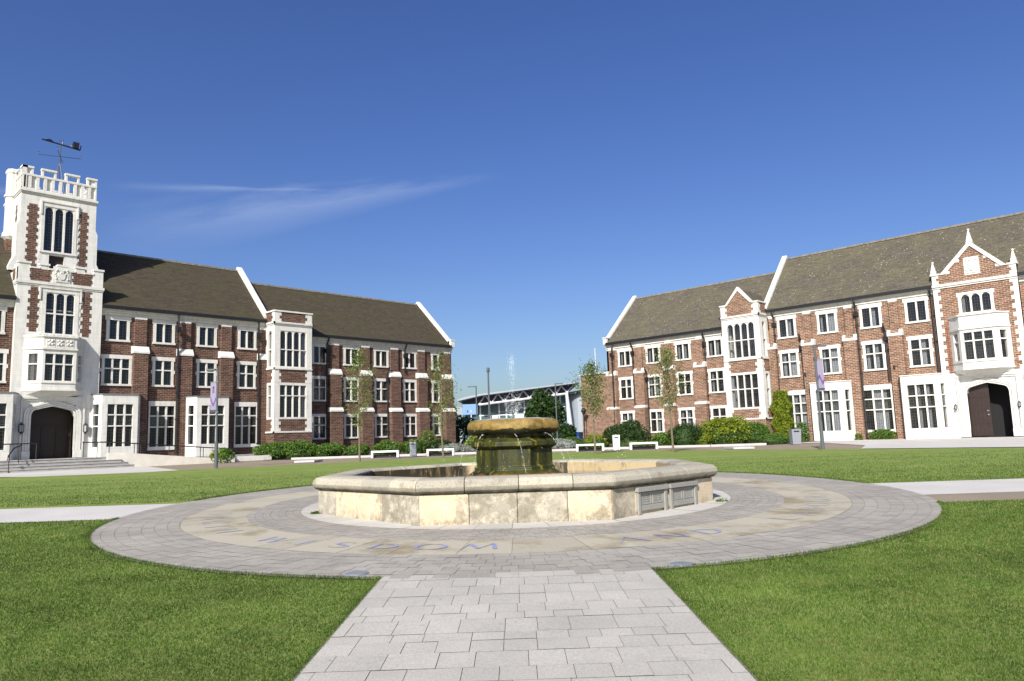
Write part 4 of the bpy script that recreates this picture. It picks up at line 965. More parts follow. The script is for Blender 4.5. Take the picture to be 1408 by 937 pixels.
# outward must point away from centre
cx_, cy_ = VW(*C, 0)[:2]; mid = f(f.L/2, 0, 0)
if (mid[0]-cx_)*f.n[0]+(mid[1]-cy_)*f.n[1] < 0: f = Fr(f.o, f.u, (-f.n[0], -f.n[1])); f.L = math.hypot(qk[0]-pk[0], qk[1]-pk[1])
m_pl = paver_mat('plaque_stone', (.27, .265, .24), .04, 50, .2)
for i, (a0, a1) in enumerate(((.62, 1.45), (1.56, 2.4))):
    m = MB(); z0, z1 = .33, .715
    m.box(f, a0, a1, -.02, .02, z0, z1); m.box(f, a0, a0+.07, .02, .055, z0-.05, z1-.07); m.box(f, a1-.07, a1, .02, .055, z0-.05, z1-.07)
    m.box(f, a0-.02, a1+.02, .0, .08, z1-.075, z1); m.box(f, a0+.07, a1-.07, .0, .035, z0, z0+.09)
    o = m.build('plaque', m_pl, FT, bevel=.006); tag(o, 'plaque with lines of raised lettering' if i == 0 else 'plaque with two plain sunken panels')
    w = (a1-a0-.14)/2
    for j in (0, 1):
        x = a0+.07+j*w; m = MB()
        m.box(f, x+.02, x+w-.02, .02, .03, z0+.1, z0+.12); m.box(f, x+.02, x+w-.02, .02, .03, z1-.115, z1-.095); m.box(f, x+.02, x+.045, .02, .03, z0+.12, z1-.115); m.box(f, x+w-.045, x+w-.02, .02, .03, z0+.12, z1-.115)
        if i == 0:
            for c in (0, 1):
                for r in range(4): m.box(f, x+.075+c*.13, x+.165+c*.13, .02, .026, z0+.145+r*.035, z0+.157+r*.035)
        m.build('inner_panel', m_pl, o)
# ================================================================== STREET FURNITURE
GZ = .483
def bench(s, t, label):
    o = thing('bench', VW(s, t, GZ), label, 'bench', 'benches along the far path')
    f = Fr(VW(s, t, 0)[:2], VR, (-VF[0], -VF[1])); L = .93
    m = MB(); m.box(f, -L, L, -.22, .22, GZ+.35, GZ+.47); m.build('seat', M['white'], o, bevel=.01)
    for x in (-L, L-.13):
        m = MB(); m.box(f, x, x+.13, -.215, .215, GZ, GZ+.35); m.build('leg', M['white'], o, bevel=.01)
    m = MB(); m.box(f, -L+.13, L-.13, -.2, -.16, GZ, GZ+.2); m.build('dark_gap_board', M['black'], o)  # black board set in the dark gap beneath the seat
bench(-8.85, 50.6, 'white slab bench furthest left, before the green shrubs'); bench(-5.1, 50.7, 'white slab bench before the silvery lavender, left of the fountain')
bench(5.0, 50.1, 'white slab bench behind the young tree, just right of the fountain'); bench(8.55, 49.8, 'white slab bench furthest right, between pale litter bin and slim tree')
def bin_(s, t, w, h, mat, label, slot=True):
    o = thing('litter_bin', VW(s, t, GZ), label, 'litter bin'); f = Fr(VW(s, t, 0)[:2], VR, (-VF[0], -VF[1]))
    m = MB(); m.loft([f(x, n, GZ) for x, n in ((-w*.44, -w*.44), (w*.44, -w*.44), (w*.44, w*.44), (-w*.44, w*.44))], [f(x, n, GZ+h) for x, n in ((-w/2, -w/2), (w/2, -w/2), (w/2, w/2), (-w/2, w/2))]); m.build('body', mat, o, bevel=.015)
    m = MB(); m.box(f, -w*.3, w*.3, w*.5-.03, w*.5+.004, GZ+h*.83, GZ+h*.92); m.build('slot', M['black'], o)
    m = MB(); m.box(f, -w*.52, w*.52, -w*.52, w*.52, GZ+h, GZ+h+.03); m.build('lid', mat, o)
bin_(-6.98, 50.9, .46, .96, M['bin'], 'grey steel litter bin between the two left benches'); bin_(6.75, 49.9, .46, .98, M['white'], 'pale litter bin between the two right benches')
bin_(18.75, 49.9, .62, .98, M['bin'], 'wide grey steel litter bin at the foot of the climbing ivy'); bin_(-19.75, 57.0, .52, 1.12, M['bin'], 'tall grey litter bin beside the white planter and hedge')
ban = N('banner_print'); sp = ban.n('ShaderNodeSeparateXYZ'); ban.l(ban.pos(), sp.inputs[0])
zz = sp.outputs[2]; w = ban.math('SINE', ban.math('MULTIPLY', ban.math('ADD', sp.outputs[0], sp.outputs[1]), 14)); sw = ban.math('ADD', zz, ban.math('MULTIPLY', w, .16))
x = ban.mix(ban.math('LESS_THAN', sw, 4.05), (.24, .21, .3), (.11, .05, .2)); x = ban.mix(ban.math('LESS_THAN', sw, 3.85), x, (.22, .2, .28))
x = ban.mix(ban.math('LESS_THAN', zz, 3.52), x, (.04, .03, .08)); x = ban.mix(ban.math('GREATER_THAN', zz, 4.88), x, (.2, .2, .24)); ban.col(x); M['banner'] = ban.set(.6)
def lamp_post(s, t, side, label):
    o = thing('lamp_post', VW(s, t, GZ), label, 'lamp post', 'lamp posts with banners'); f = Fr(VW(s, t, 0)[:2], VR, (-VF[0], -VF[1]))
    m = MB(); m.tube([f(0, 0, GZ), f(0, 0, GZ+1.35), f(0, 0, GZ+1.4), f(0, 0, 5.72)], [.095, .09, .055, .045], 10); m.build('pole', M['grey'], o)
    m = MB(); m.tube([f(0, 0, 5.62), f(side*.15, .1, 5.62)], .03, 6); m.box(f, min(side*.1, side*.55), max(side*.1, side*.55), -.02, .2, 5.6, 5.68); m.build('lamp_head', M['grey'], o)
    m = MB(); x0, x1 = side*.06, side*.36; m.box(f, min(x0, x1), max(x0, x1), -.012, .012, 3.42, 4.98); b = m.build('banner', M['banner'], o)
    m = MB(); [m.tube([f(0, 0, z), f(side*.4, 0, z)], .015, 6) for z in (3.4, 5.0)]; [m.box(f, -.07, .07, -.07, .07, z-.05, z+.05) for z in (3.4, 5.0)]; m.build('bracket', M['grey'], o)
    if side < 0:
        fig = MB(); xm = side*.21; fig.ball(f(xm, .015, 4.72), .05, 8); fig.box(f, xm-.05, xm+.05, .013, .018, 4.4, 4.66); fig.build('printed_figure', plain('print', (.12, .08, .2), .6), b)
lamp_post(-15.67, 38.98, -1, 'slim grey lamp post with a purple banner, before the left hall')
lamp_post(15.27, 37.12, 1, 'slim grey lamp post with a purple banner, before the right hall')
def lantern(fr, a, n, z, label, sc=1):
    o = thing('wall_lantern', fr(a, n, z), label, 'lantern', 'door lanterns'); c = fr(a, n, 0)
    m = MB(); r = .15*sc; m.lathe(c, [(.03, z-.36*sc), (r*.5, z-.28*sc), (r, z-.22*sc), (r, z-.2*sc)], 6); m.lathe(c, [(r*1.15, z+.22*sc), (r*.6, z+.3*sc), (.02, z+.38*sc)], 6)
    for j in range(6): q = 2*math.pi*j/6; m.tube([(c[0]+r*math.cos(q), c[1]+r*math.sin(q), z-.2*sc), (c[0]+r*math.cos(q), c[1]+r*math.sin(q), z+.22*sc)], .014, 4)
    m.tube([fr(a, n, z+.3*sc), fr(a, n-.2, z+.34*sc), fr(a, n-.24, z)], .02, 6); m.build('frame', M['black'], o)
    m = MB(); m.lathe(c, [(r*.85, z-.2*sc), (r*.85, z+.22*sc)], 6); m.build('lamp_glass', plain('frosted_glass', (.35, .36, .36), .3), o)
lantern(LF, 11.56, .62, 3.12, 'black lantern to the left of the tower doorway'); lantern(LF, 15.2, .62, 3.07, 'black lantern to the right of the tower doorway')
lantern(RF, -14.5, .58, 2.65, 'black lantern on the white wall left of the open oak door', .6); lantern(RF, -10.68, .58, 2.66, 'black lantern on the white pier right of the open oak door', .6)
# weather vane
VN = Fr((-57.232, 0), (0, 1), (1, 0), 1.034, -.054)
vn = thing('weathervane', VN(13.6, -2, 19.0), 'black iron weathervane with silhouette figures on the tower roof', 'weathervane')
m = MB(); m.tube([VN(13.58, -2, 19), VN(13.58, -2, 23.15)], .035, 6)
for a, n in ((12.9, -2.5), (14.3, -2.6), (13.9, -1.4)): m.tube([VN(a, n, 20.3 if False else 19.0), VN(13.58, -2, 21.8)], .022, 5)
m.build('mast', M['black'], vn)
m = MB()
for dx, dy in ((1, 0), (-1, 0), (0, 1), (0, -1)):
    c_, s_ = math.cos(.35), math.sin(.35); ux, uy = dx*c_-dy*s_, dx*s_+dy*c_
    e = VN(13.58+1.3*ux, -2+1.3*uy, 22.25); m.tube([VN(13.58, -2, 22.25), e], .02, 5); m.tube([e, (e[0], e[1], e[2]+.2)], .02, 5); m.tube([(e[0], e[1]-.06, e[2]+.2), (e[0], e[1]+.06, e[2]+.2)], .015, 4)
m.build('compass_arms', M['black'], vn)
m = MB(); f = VN
m.prism(f, [(12.4, 23.2), (12.45, 23.28), (14.82, 23.1), (14.82, 23.0)], -2.03, -1.97)
m.prism(f, [(12.6, 23.25), (12.85, 23.36), (13.0, 23.34), (13.15, 23.2)], -2.05, -1.95)
m.prism(f, [(14.38, 23.1), (14.36, 23.52), (14.72, 23.5), (14.7, 23.08)], -2.15, -1.85)
for a in (14.36, 14.45, 14.54, 14.63, 14.72): m.prism(f, [(a, 23.5), (a+.02, 23.62), (a+.05, 23.5)], -2.02, -1.98)
for a in (14.24, 14.83): m.tube([f(a, -2, 23.08), f(a+.02, -2, 23.3)], .035, 5); m.ball(f(a+.03, -2, 23.35), .05, 6)
m.tube([f(13.68, -2, 23.15), f(13.72, -2, 23.4)], .035, 5); m.ball(f(13.72, -2, 23.46), .05, 6); m.tube([f(13.7, -2, 23.34), f(13.5, -2, 23.44)], .015, 5); m.tube([f(13.7, -2, 23.2), f(13.8, -2, 23.12)], .02, 5)
m.build('silhouette', M['black'], vn)
# steps, ramp, rails
o = thing('entrance_steps', VW(-26, 49, GZ), 'flight of grey stone steps up to the tower doorway', 'steps')
m = MB()
for i in range(4):
    e = (3-i)*.36; m.box(LF, 8.0-e*.5, 16.1+e*.75, .3, 3.75+e, GZ-.1+(0 if i == 0 else .17*i+.0), GZ-.0+.172*(i+1))
for i in range(4):
    e = (3-i)*.36; m.box(LF, 8.0-e*.5-.03, 16.1+e*.75+.03, .3, 3.75+e+.035, GZ-.045+.172*(i+1), GZ+.172*(i+1)+.004)
st_ = m.build('treads', M['step'], o, bevel=.015)
o = thing('access_ramp', LF(20, 4, GZ), 'pale rendered ramp wall sloping down to the right of the tower steps', 'ramp')
m = MB(); m.prism(LF, [(15.6, GZ-.1), (15.6, 1.42), (16.3, 1.42), (23.2, .72), (23.9, .70), (23.9, GZ-.1)], 3.75, 4.0); m.build('ramp_wall', M['cream'], o, bevel=.01)
m = MB(); m.prism(LF, [(15.6, GZ-.1), (15.6, 1.17), (23.9, .55), (23.9, GZ-.1)], 1.4, 3.75); m.box(LF, 8, 15.6, .0, 3.6, GZ-.1, 1.17); m.box(LF, 15.6, 28, .01, 1.6, GZ-.1, 1.15 if False else .95); m.build('ramp_deck', M['step'], o)
def rail(label, pts, posts, zf, r=.04):
    o = thing('handrail', pts[0], label, 'handrail', 'iron handrails by the tower door'); m = MB(); m.tube(pts, r, 6); m.build('top_rail', M['black'], o)
    for p, z in posts:
        m = MB(); m.tube([(p[0], p[1], z), p], .026, 5); m.build('post', M['black'], o)
q = lambda a, z, n=3.85: LF(a, n, z)
def lerp(a): return 2.12-(a-15.5)*(2.12-1.42)/(23.5-15.5)
rail('long black iron handrail running down above the ramp wall', [q(15.0, 2.12)]+[q(a, lerp(a)) for a in (15.6, 18, 20, 22, 24.3)], [(q(a, lerp(a)), .9) for a in (15.7, 17.2, 17.6, 19.4, 19.8, 21.5, 21.7, 23.4, 23.7)], 1)
rail('short black handrail right of the tower doorway', [q(14.35, 2.14, 3.2), q(15.1, 2.12, 3.2), q(15.6, 2.1, 3.8)], [(q(14.4, 2.14, 3.2), 1.1), (q(15.2, 2.1, 3.2), 1.1)], 1)
rail('black handrail along the landing left of the tower doorway', [q(11.9, 2.14, 3.2), q(10.2, 2.14, 3.2), q(9.0, 1.9, 3.4)], [(q(a, 2.14, 3.2), 1.1) for a in (11.85, 11.05, 10.5)], 1)
rail('curved black handrail running down the left end of the steps', [q(10.9, 2.05, 4.0), q(10.5, 1.9, 4.3), q(10.1, 1.45, 4.9), q(10.05, 1.2, 4.95)], [(q(10.15, 1.5, 4.85), .5), (q(10.8, 2.0, 4.0), 1.0)], 1)
# planter, covers, kerb, bed
P = thing('planter', VW(-20.2, 52, GZ), 'long low white planter box by the end of the ramp', 'planter'); f = LF
m = MB(); m.box(LF, 23.95, 26.9, 3.5, 3.62, GZ, GZ+.36); m.box(LF, 23.95, 24.07, 1.7, 3.5, GZ, GZ+.36); m.box(LF, 26.78, 26.9, 1.7, 3.5, GZ, GZ+.36); m.box(LF, 23.2, 23.94, 3.3, 3.9, GZ, GZ+.42); m.build('box', M['stone'], P, bevel=.01)
m = MB(); m.box(LF, 24.07, 26.78, 1.7, 3.5, GZ, GZ+.3); m.build('planter_soil', M['soil'], P)
for s, t, lb in ((-12.6, 45.4, 'flat pale cover slab at the lawn edge before the left hedge'), (12.95, 43.3, 'flat pale cover slab at the lawn edge before the lime shrubs')):
    m = MB(); f = Fr(VW(s, t, 0)[:2], VR, (-VF[0], -VF[1])); m.prism(f, [(-.6, GZ+.0), (.6, GZ+.0), (.6, GZ+.12), (-.6, GZ+.12)], -1.0, 1.0); m.build('cover_slab', M['kerb'], bevel=.01); tag(COL.objects[-1] if False else bpy.context.scene.objects[-1], None)
    o = [x for x in COL.objects if x.name.startswith('cover_slab')][-1]; tag(o, lb, 'cover slab')
bed = [(-22, 55.5), (-16.4, 54.6), (-11, 53.9), (0, 53.8), (6.4, 54.0), (10, 53.6), (13.5, 51.6), (17.2, 51.2), (24, 58), (24, 72), (9, 78), (-6, 86), (-30, 66)]
sheet('planting_bed', bed, .02, M['soil'])
kb = bed[1:8]
m = MB()
for (s0, t0), (s1, t1) in zip(kb, kb[1:]):
    f = VW.sub(s0, t0, s1, t1); m.box(f, 0, f.L, -.12, .12, GZ-.1, GZ+.13)
o = m.build('kerb', M['kerb']); tag(o, kind='structure')

# ================================================================== PLANTS
def leafmesh(name, pts, size, mat, parent=None, flat=.0, label=None):
    pts = np.asarray(pts); n = len(pts)
    u = rng.normal(size=(n, 3)); u /= np.linalg.norm(u, axis=1)[:, None]
    w = rng.normal(size=(n, 3)); w[:, 2] += flat; w -= u*(u*w).sum(1)[:, None]; w /= np.linalg.norm(w, axis=1)[:, None]
    s = size*rng.uniform(.6, 1.3, (n, 1))
    V = np.empty((n, 4, 3)); V[:, 0] = pts-u*s*.5; V[:, 1] = pts+w*s*.32; V[:, 2] = pts+u*s*.55; V[:, 3] = pts-w*s*.32
    me = bpy.data.meshes.new(name); me.vertices.add(n*4); me.vertices.foreach_set('co', V.ravel()); me.loops.add(n*4); me.loops.foreach_set('vertex_index', np.arange(n*4, dtype=np.int32))
    me.polygons.add(n); me.polygons.foreach_set('loop_start', np.arange(0, n*4, 4, dtype=np.int32)); me.polygons.foreach_set('loop_total', np.full(n, 4, dtype=np.int32))
    me.update(calc_edges=True); me.materials.append(mat); o = bpy.data.objects.new(name, me); COL.objects.link(o)
    if parent: o.parent = parent; o.matrix_parent_inverse = Matrix.Translation(parent.location).inverted()
    return o
def blob(c, rx, ry, rz, n, lumps=9, k=.45):
    """points near the surface of a lumpy mass"""
    L = [(0, 0, 0, 1.0)]
    for _ in range(lumps):
        d = rng.normal(size=3); d[2] = abs(d[2])*.8-.1; d /= np.linalg.norm(d); L.append((*(d*rng.uniform(.45, .8)), rng.uniform(.28, k)))
    P = []
    for i in range(n):
        l = L[0] if rng.random() < .35 else L[rng.integers(1, len(L))]
        d = rng.normal(size=3); d /= np.linalg.norm(d); r = l[3]*(1.06-.34*rng.random()**1.5)*(.86 if l is L[0] else 1)
        p = np.array(l[:3])+d*r
        P.append((c[0]+p[0]*rx, c[1]+p[1]*ry, max(c[2]-rz*.98, c[2]+p[2]*rz)))
    return P
def shrub(s, t, rx, ry, h, n, mat, label, size=.13, cat='shrub', group=None, core=True, name='shrub', lumps=9):
    b = VW(s, t, GZ); o = thing(name, b, label, cat, group); c = (b[0], b[1], GZ+h*.46)
    f = lambda p: (b[0]+(p[0]-b[0])*VR[0]-(p[1]-b[1])*VR[1]*1.0, b[1]+(p[0]-b[0])*VR[1]+(p[1]-b[1])*VR[0], p[2])
    pts = [f(p) for p in blob(c, rx, ry, h*.56, n, lumps)]
    leafmesh('foliage', pts, size, mat, o)
    if core:
        m = MB(); m.lathe((b[0], b[1], 0), [(min(rx, ry)*.72*q, GZ+h*z) for q, z in ((.8, 0), (1, .25), (.95, .5), (.65, .72), (.2, .84))], 10)
        for v in range(len(m.v)):
            x, y, z = m.v[v]; dx, dy = x-b[0], y-b[1]; a_ = dx*VR[0]+dy*VR[1]; b_ = dx*VF[0]+dy*VF[1]; a_ *= rx/min(rx, ry); m.v[v] = (b[0]+a_*VR[0]+b_*VF[0], b[1]+a_*VR[1]+b_*VF[1], z)
        m.build('inner_core', M['leafD'] if mat is not M['leafS'] else M['leafS'], o)  # solid core added to block the view through the leaves
    return o
def young_tree(s, t, H, crown, n, mat, label, size=.105, lean=0, dens=1, seed=0):
    """crown: (z0, z1, rmax)"""
    rd = random.Random(seed); b = Vector(VW(s, t, GZ)); o = thing('young_tree', b, label, 'tree', 'young trees in the lawn edge')
    z0, z1, rm = crown; m = MB(); zs = [0, .3*H, .6*H, .85*H, H]
    ax = lambda z: b+Vector((lean*z*VR[0], lean*z*VR[1], z))
    m.tube([ax(z)+Vector((rd.uniform(-.04, .04), rd.uniform(-.04, .04), 0)) for z in zs], [.065, .05, .035, .02, .008], 8)
    tr_ = m.build('trunk', M['bark'], o); pts = []; m = MB()
    nb = 26
    for i in range(nb):
        u = i/(nb-1); z = z0+(z1-z0)*u*.92; q = rd.uniform(0, 6.28); r = rm*(math.sin(math.pi*min(1, .22+u*.8))**.8)*rd.uniform(.6, 1.1)
        p0 = ax(z-.15); p1 = ax(z)+Vector((math.cos(q)*r*.5, math.sin(q)*r*.5, .3)); p2 = ax(z)+Vector((math.cos(q)*r, math.sin(q)*r, .3+r*.7))
        m.tube([p0, p1, p2], [.018, .011, .004], 5)
        nl = int(n/nb)
        for _ in range(nl):
            v = rd.random()**.8; w = p0.lerp(p1, min(1, v*2)) if v < .5 else p1.lerp(p2, (v-.5)*2)
            sp = .1+.17*rd.random(); pts.append(tuple(w+Vector((rd.gauss(0, sp), rd.gauss(0, sp), rd.gauss(0, sp)))))
    m.build('branches', M['bark'], o); leafmesh('crown', pts, size, mat, o)
young_tree(-9.08, 43.34, 6.5, (2.0, 6.5, 1.1), 1900, M['leafY'], 'slim young tree with a sparse spire crown, left of the leftmost bench', seed=1)
young_tree(-4.38, 44.58, 6.3, (1.7, 6.3, 1.0), 1700, M['leafY'], 'slim young tree with thin sparse leaves before the end of the left hall', seed=2)
young_tree(4.52, 42.25, 4.9, (2.2, 5.0, 1.15), 2600, M['leafB'], 'young tree with a dense rounded crown before the low brick end wall', seed=3, lean=-.01)
young_tree(8.63, 40.68, 5.6, (2.2, 5.6, 1.25), 1900, M['leafB'], 'young tree with a loose open crown before the right hall windows', seed=4, lean=-.03)
# shrubs, left bed
gr = 'shrubs in the planting beds'
shrub(-18.4, 56.3, 1.5, 1.1, 1.35, 4200, M['leafG'], 'rounded green shrub at the left end of the hedge, beside the tall grey bin', group=gr)
shrub(-16.2, 56.2, 1.5, 1.1, 1.3, 4200, M['leafG'], 'green hedge shrub below the white bay, second from the bin', group=gr)
shrub(-14.1, 56.2, 1.4, 1.0, 1.15, 3600, M['leafG'], 'green hedge shrub right of the white bay where the pale kerb begins', group=gr)
shrub(-11.9, 56, 1.1, .9, .95, 2600, M['leafG'], 'low green shrub directly left of the leftmost bench', group=gr)
shrub(-9.6, 56, 1.3, .9, 1.15, 3000, M['leafG'], 'bushy green shrub behind the leftmost bench', group=gr)
shrub(-7.6, 56.3, 1.1, .9, 1.2, 2600, M['leafG'], 'upright green shrub behind the grey litter bin', group=gr)
shrub(-6.6, 57, .7, .7, 2.0, 900, M['leafY'], 'tall feathery shrub rising behind the litter bin', group=gr, core=False)
shrub(-5.7, 56.5, 1.2, .9, 1.1, 2600, M['leafD'], 'dark green shrub at the end corner of the left hall', group=gr)
shrub(-4.6, 55, 1.3, .6, .8, 2600, M['leafS'], 'silvery lavender clump behind the second bench', size=.1, group=gr)
shrub(-2.6, 55, 1.3, .6, .7, 2400, M['leafS'], 'silvery lavender clump just left of the fountain pedestal', size=.1, group=gr)
shrub(-3.0, 57, 1.1, .9, 1.35, 2400, M['leafL'], 'yellow-green shrub behind the lavender', group=gr)
shrub(-1.9, 62, 1.8, 1, 2.0, 3000, M['leafD'], 'dark shrub beyond the lavender, left of the fountain pedestal', group=gr)
# right bed
shrub(3.3, 55.5, 1.4, .9, .85, 2600, M['leafS'], 'pale flowering clump just right of the fountain pedestal', size=.1, group=gr)
shrub(4.4, 56.5, 1.3, .8, 1.0, 2600, M['leafG'], 'green perennial clump behind the first right bench', size=.11, group=gr)
shrub(6.3, 56.5, 1.2, .8, 1.15, 2600, M['leafL'], 'yellowish perennial clump at the foot of the low brick end wall', size=.11, group=gr)
shrub(8.5, 56, 1.75, 1.3, 2.05, 6500, M['leafD'], 'big dark evergreen bush between the litter bin and fourth bench', group=gr)
shrub(8.7, 54.6, 2.0, .4, .55, 2200, M['leafY'], 'low grassy clump at the foot of the dark evergreen bush', size=.1, group=gr)
shrub(10.9, 55, .9, .7, 1.15, 2200, M['leafG'], 'small green shrub between the dark bush and slim tree', group=gr)
shrub(12.4, 54.2, 1.25, 1.0, 1.75, 4500, M['leafD'], 'round dark green bush behind the slim tree', group=gr)
shrub(13.6, 54, .8, .6, 1.0, 1800, M['leafL'], 'small lime bush at the left foot of the big yellow-green bush', group=gr)
shrub(15.5, 54.0, 2.0, 1.4, 2.1, 9000, M['leafL'], 'big yellow-green bush below the white gabled bay', group=gr, lumps=14)
shrub(17.3, 54.0, 1.2, 1.1, 1.7, 4500, M['leafG'], 'bright green bush joined to the right of the yellow-green bush', group=gr)
shrub(18.2, 52.4, 1.4, .6, .75, 2800, M['leafG'], 'low green ground shrub left of the wide steel bin', size=.1, group=gr)
shrub(-19.9, 50.9, .75, .6, 1.0, 1300, M['leafG'], 'leafy green shrub in the white planter', group=gr, core=False)
shrub(-20.4, 50.9, .5, .4, 1.05, 500, M['leafL'], 'yellow flowering shrub in the white planter', group=gr, core=False)
def wallshrub(a, n, w, d, h, cnt, mat, label, name='shrub', cat='shrub', fr=RF):
    b = fr(a, n, GZ); o = thing(name, b, label, cat); P = []
    for _ in range(cnt):
        z = rng.random(); ww = w*(1-.35*max(0, z-.75)/.25)*(.88+.16*math.sin(z*19+1)); f_ = rng.random()
        P.append(fr(a+rng.uniform(-1, 1)*ww/2, n+d*(.5-.35*abs(rng.normal()))*.9, GZ+h*z))
    leafmesh('foliage', P, .13, mat, o)
    if h > 2: m = MB(); m.box(fr, a-w*.4, a+w*.4, n-d*.45, n+.05, GZ, GZ+h*.9); m.build('inner_core', M['leafD'], o)  # solid dark core added behind the leaves to close the gaps
wallshrub(-27.25, .55, 1.75, .9, 4.2, 9000, M['leafL'], 'tall column of climbing ivy on the brick wall by the white gabled bay', 'climbing_ivy', 'ivy')
wallshrub(-19.6, .5, 1.9, .5, .75, 1500, M['leafG'], 'weedy green clump at the foot of the tall window, between the two white bays')
wallshrub(-21.2, .8, .6, .5, .45, 350, M['leafY'], 'small weed tuft at the right corner of the first white bay')
wallshrub(-25.6, .7, 1.1, .6, 1.5, 900, M['leafG'], 'leafy shrub rising behind the wide steel bin')
# background trees
def big_tree(s, t, H, r, n, mat, label, size=.5, z0=.2, lumps=16):
    b = VW(s, t, GZ); o = thing('broad_tree', b, label, 'tree'); m = MB(); m.tube([b, (b[0]+.2, b[1], GZ+H*.5), (b[0], b[1]+.3, GZ+H*.85)], [r*.09, r*.06, .05], 8); m.build('trunk', M['bark'], o)
    P = blob((b[0], b[1], GZ+H*(z0+1)/2), r, r, H*(1-z0)/2*1.15, n, lumps, .5); leafmesh('crown', P, size, mat, o)
big_tree(3.6, 88, 6.1, 2.7, 6000, M['leafD'], 'dark dense tree in front of the glass hall, right of the fountain jet', size=.36, z0=.02)
big_tree(5.4, 80, 2.3, 1.3, 1600, M['leafD'], 'small dark tree by the parked cars', size=.3, z0=.0)
big_tree(-12.2, 108, 9.5, 4.2, 6000, M['leafD'], 'dark tree just showing beyond the end of the left hall', size=.5, z0=.0)
big_tree(-6.6, 84, 3.6, 3.4, 4500, M['leafD'], 'low dark tree under the blue sign', size=.3, z0=.0)

for (s_, t_, n_, lb) in ((-3.72, 13.95, 260, 'small grass tuft at the left corner of the fountain basin'), (3.72, 13.75, 120, 'tiny weed tuft at the right corner of the fountain basin')):
    b = VW(s_, t_, gz(t_)); o = thing('weed_tuft', b, lb, 'weed'); leafmesh('foliage', [(b[0]+rng.normal()*.05, b[1]+rng.normal()*.05, b[2]+.01+abs(rng.normal())*.025) for _ in range(n_)], .035, M['leafG'], o)
# ================================================================== BACKGROUND HALL
k = N('curtain_glass'); k.col((.07, .13, .14)); M['cglass'] = k.set(.15, spec=.35)
M['alu'] = plain('white_steel', (.62, .64, .66), .4, .2); M['cladg'] = plain('grey_cladding', (.30, .34, .38), .5, .4, var=.1); M['clad_dark'] = plain('dark_cladding', (.07, .08, .10), .5)
f = Fr(VW(0, 130, 0)[:2], VR, (-VF[0], -VF[1]))
GBd = thing('sports_hall', VW(0, 130, GZ), 'distant glass-fronted hall with a sloping truss roof, between the brick halls', 'building')
X = lambda px: (px-704)/7.8
def Zp(px, py): return EYE+(601-.0332*(px-704)-py)/7.8
m = MB(); m.box(f, X(600), X(800), -30, -2, GZ, 7.2); m.build('side_walls', M['cladg'], GBd)
bt_ = lambda px: Zp(px, 558.5-.128*(px-656))
m = MB(); m.prism(f, [(X(632), GZ), (X(776), GZ), (X(776), bt_(776)), (X(656), bt_(656)), (X(632), bt_(640))], -2, -1.6); g_ = m.build('glass_wall', M['cglass'], GBd)
m = MB()
for px in (657, 670, 683, 693, 706, 718, 729, 742, 755, 768): m.box(f, X(px)-.13, X(px)+.13, -1.6, -1.4, GZ, bt_(px))
for zq in (3.3, 4.4, 5.5): m.box(f, X(655), X(775), -1.58, -1.42, zq-.1, zq+.1)
m.box(f, X(700), X(775), -1.58, -1.42, 6.55, 6.75)
m.box(f, X(673), X(681), -1.5, -1.3, 4.7, 5.4); m.box(f, X(706), X(718), -1.5, -1.3, 4.7, 5.4); m.build('mullions', M['alu'], g_)
m = MB(); m.prism(f, [(X(628), Zp(628, 551)), (X(640), Zp(640, 547.5)), (X(660), Zp(660, 543.5)), (X(794), Zp(794, 527)), (X(794), Zp(794, 528.5)), (X(660), Zp(660, 546)), (X(628), Zp(628, 553.5))], -34, 2.5); m.build('roof', M['cladg'], GBd)
m = MB(); m.prism(f, [(X(632), Zp(632, 552)), (X(655), Zp(655, 545.5)), (X(775), Zp(775, 531.5)), (X(775), Zp(775, 543)), (X(655), Zp(655, 557.5)), (X(632), Zp(632, 560))], -1.9, -1.2); m.build('clerestory', M['clad_dark'], GBd)
m = MB(); bot = lambda px: Zp(px, 558-.128*(px-656)); top = lambda px: Zp(px, 545.5-.118*(px-656))
m.tube([f(X(656), 1, bot(656)), f(X(775), 1, bot(775))], .2, 6)
px = 656; up = True; q = [(656, bot(656))]
while px < 770: px += 8.7; q.append((px, top(px) if up else bot(px))); up = not up
for (x0, z0), (x1, z1) in zip(q, q[1:]): m.tube([f(X(x0), 1, z0), f(X(x1), 1, z1)], .13, 5)
m.tube([f(X(775), 1, bot(775)), f(X(786), 1, Zp(786, 531))], .12, 5)
m.build('roof_truss', M['alu'], GBd)
m = MB(); m.tube([f(X(776), 1, bot(776)), f(X(782), 1, GZ)], .3, 8); m.tube([f(X(775), .8, bot(775)), f(X(777.5), .8, GZ)], .12, 8); m.build('column', M['alu'], GBd)
m = MB(); m.lathe(f(X(800), -3.5, 0), [(3.0, GZ), (3.0, Zp(790, 541))], 32); m.build('drum', M['cladg'], GBd)
m = MB(); m.prism(f, [(X(776), Zp(776, 541)), (X(815), Zp(815, 534)), (X(815), Zp(815, 536.5)), (X(776), Zp(776, 543.5))], -12, .5); m.build('drum_roof', M['clad_dark'], GBd)
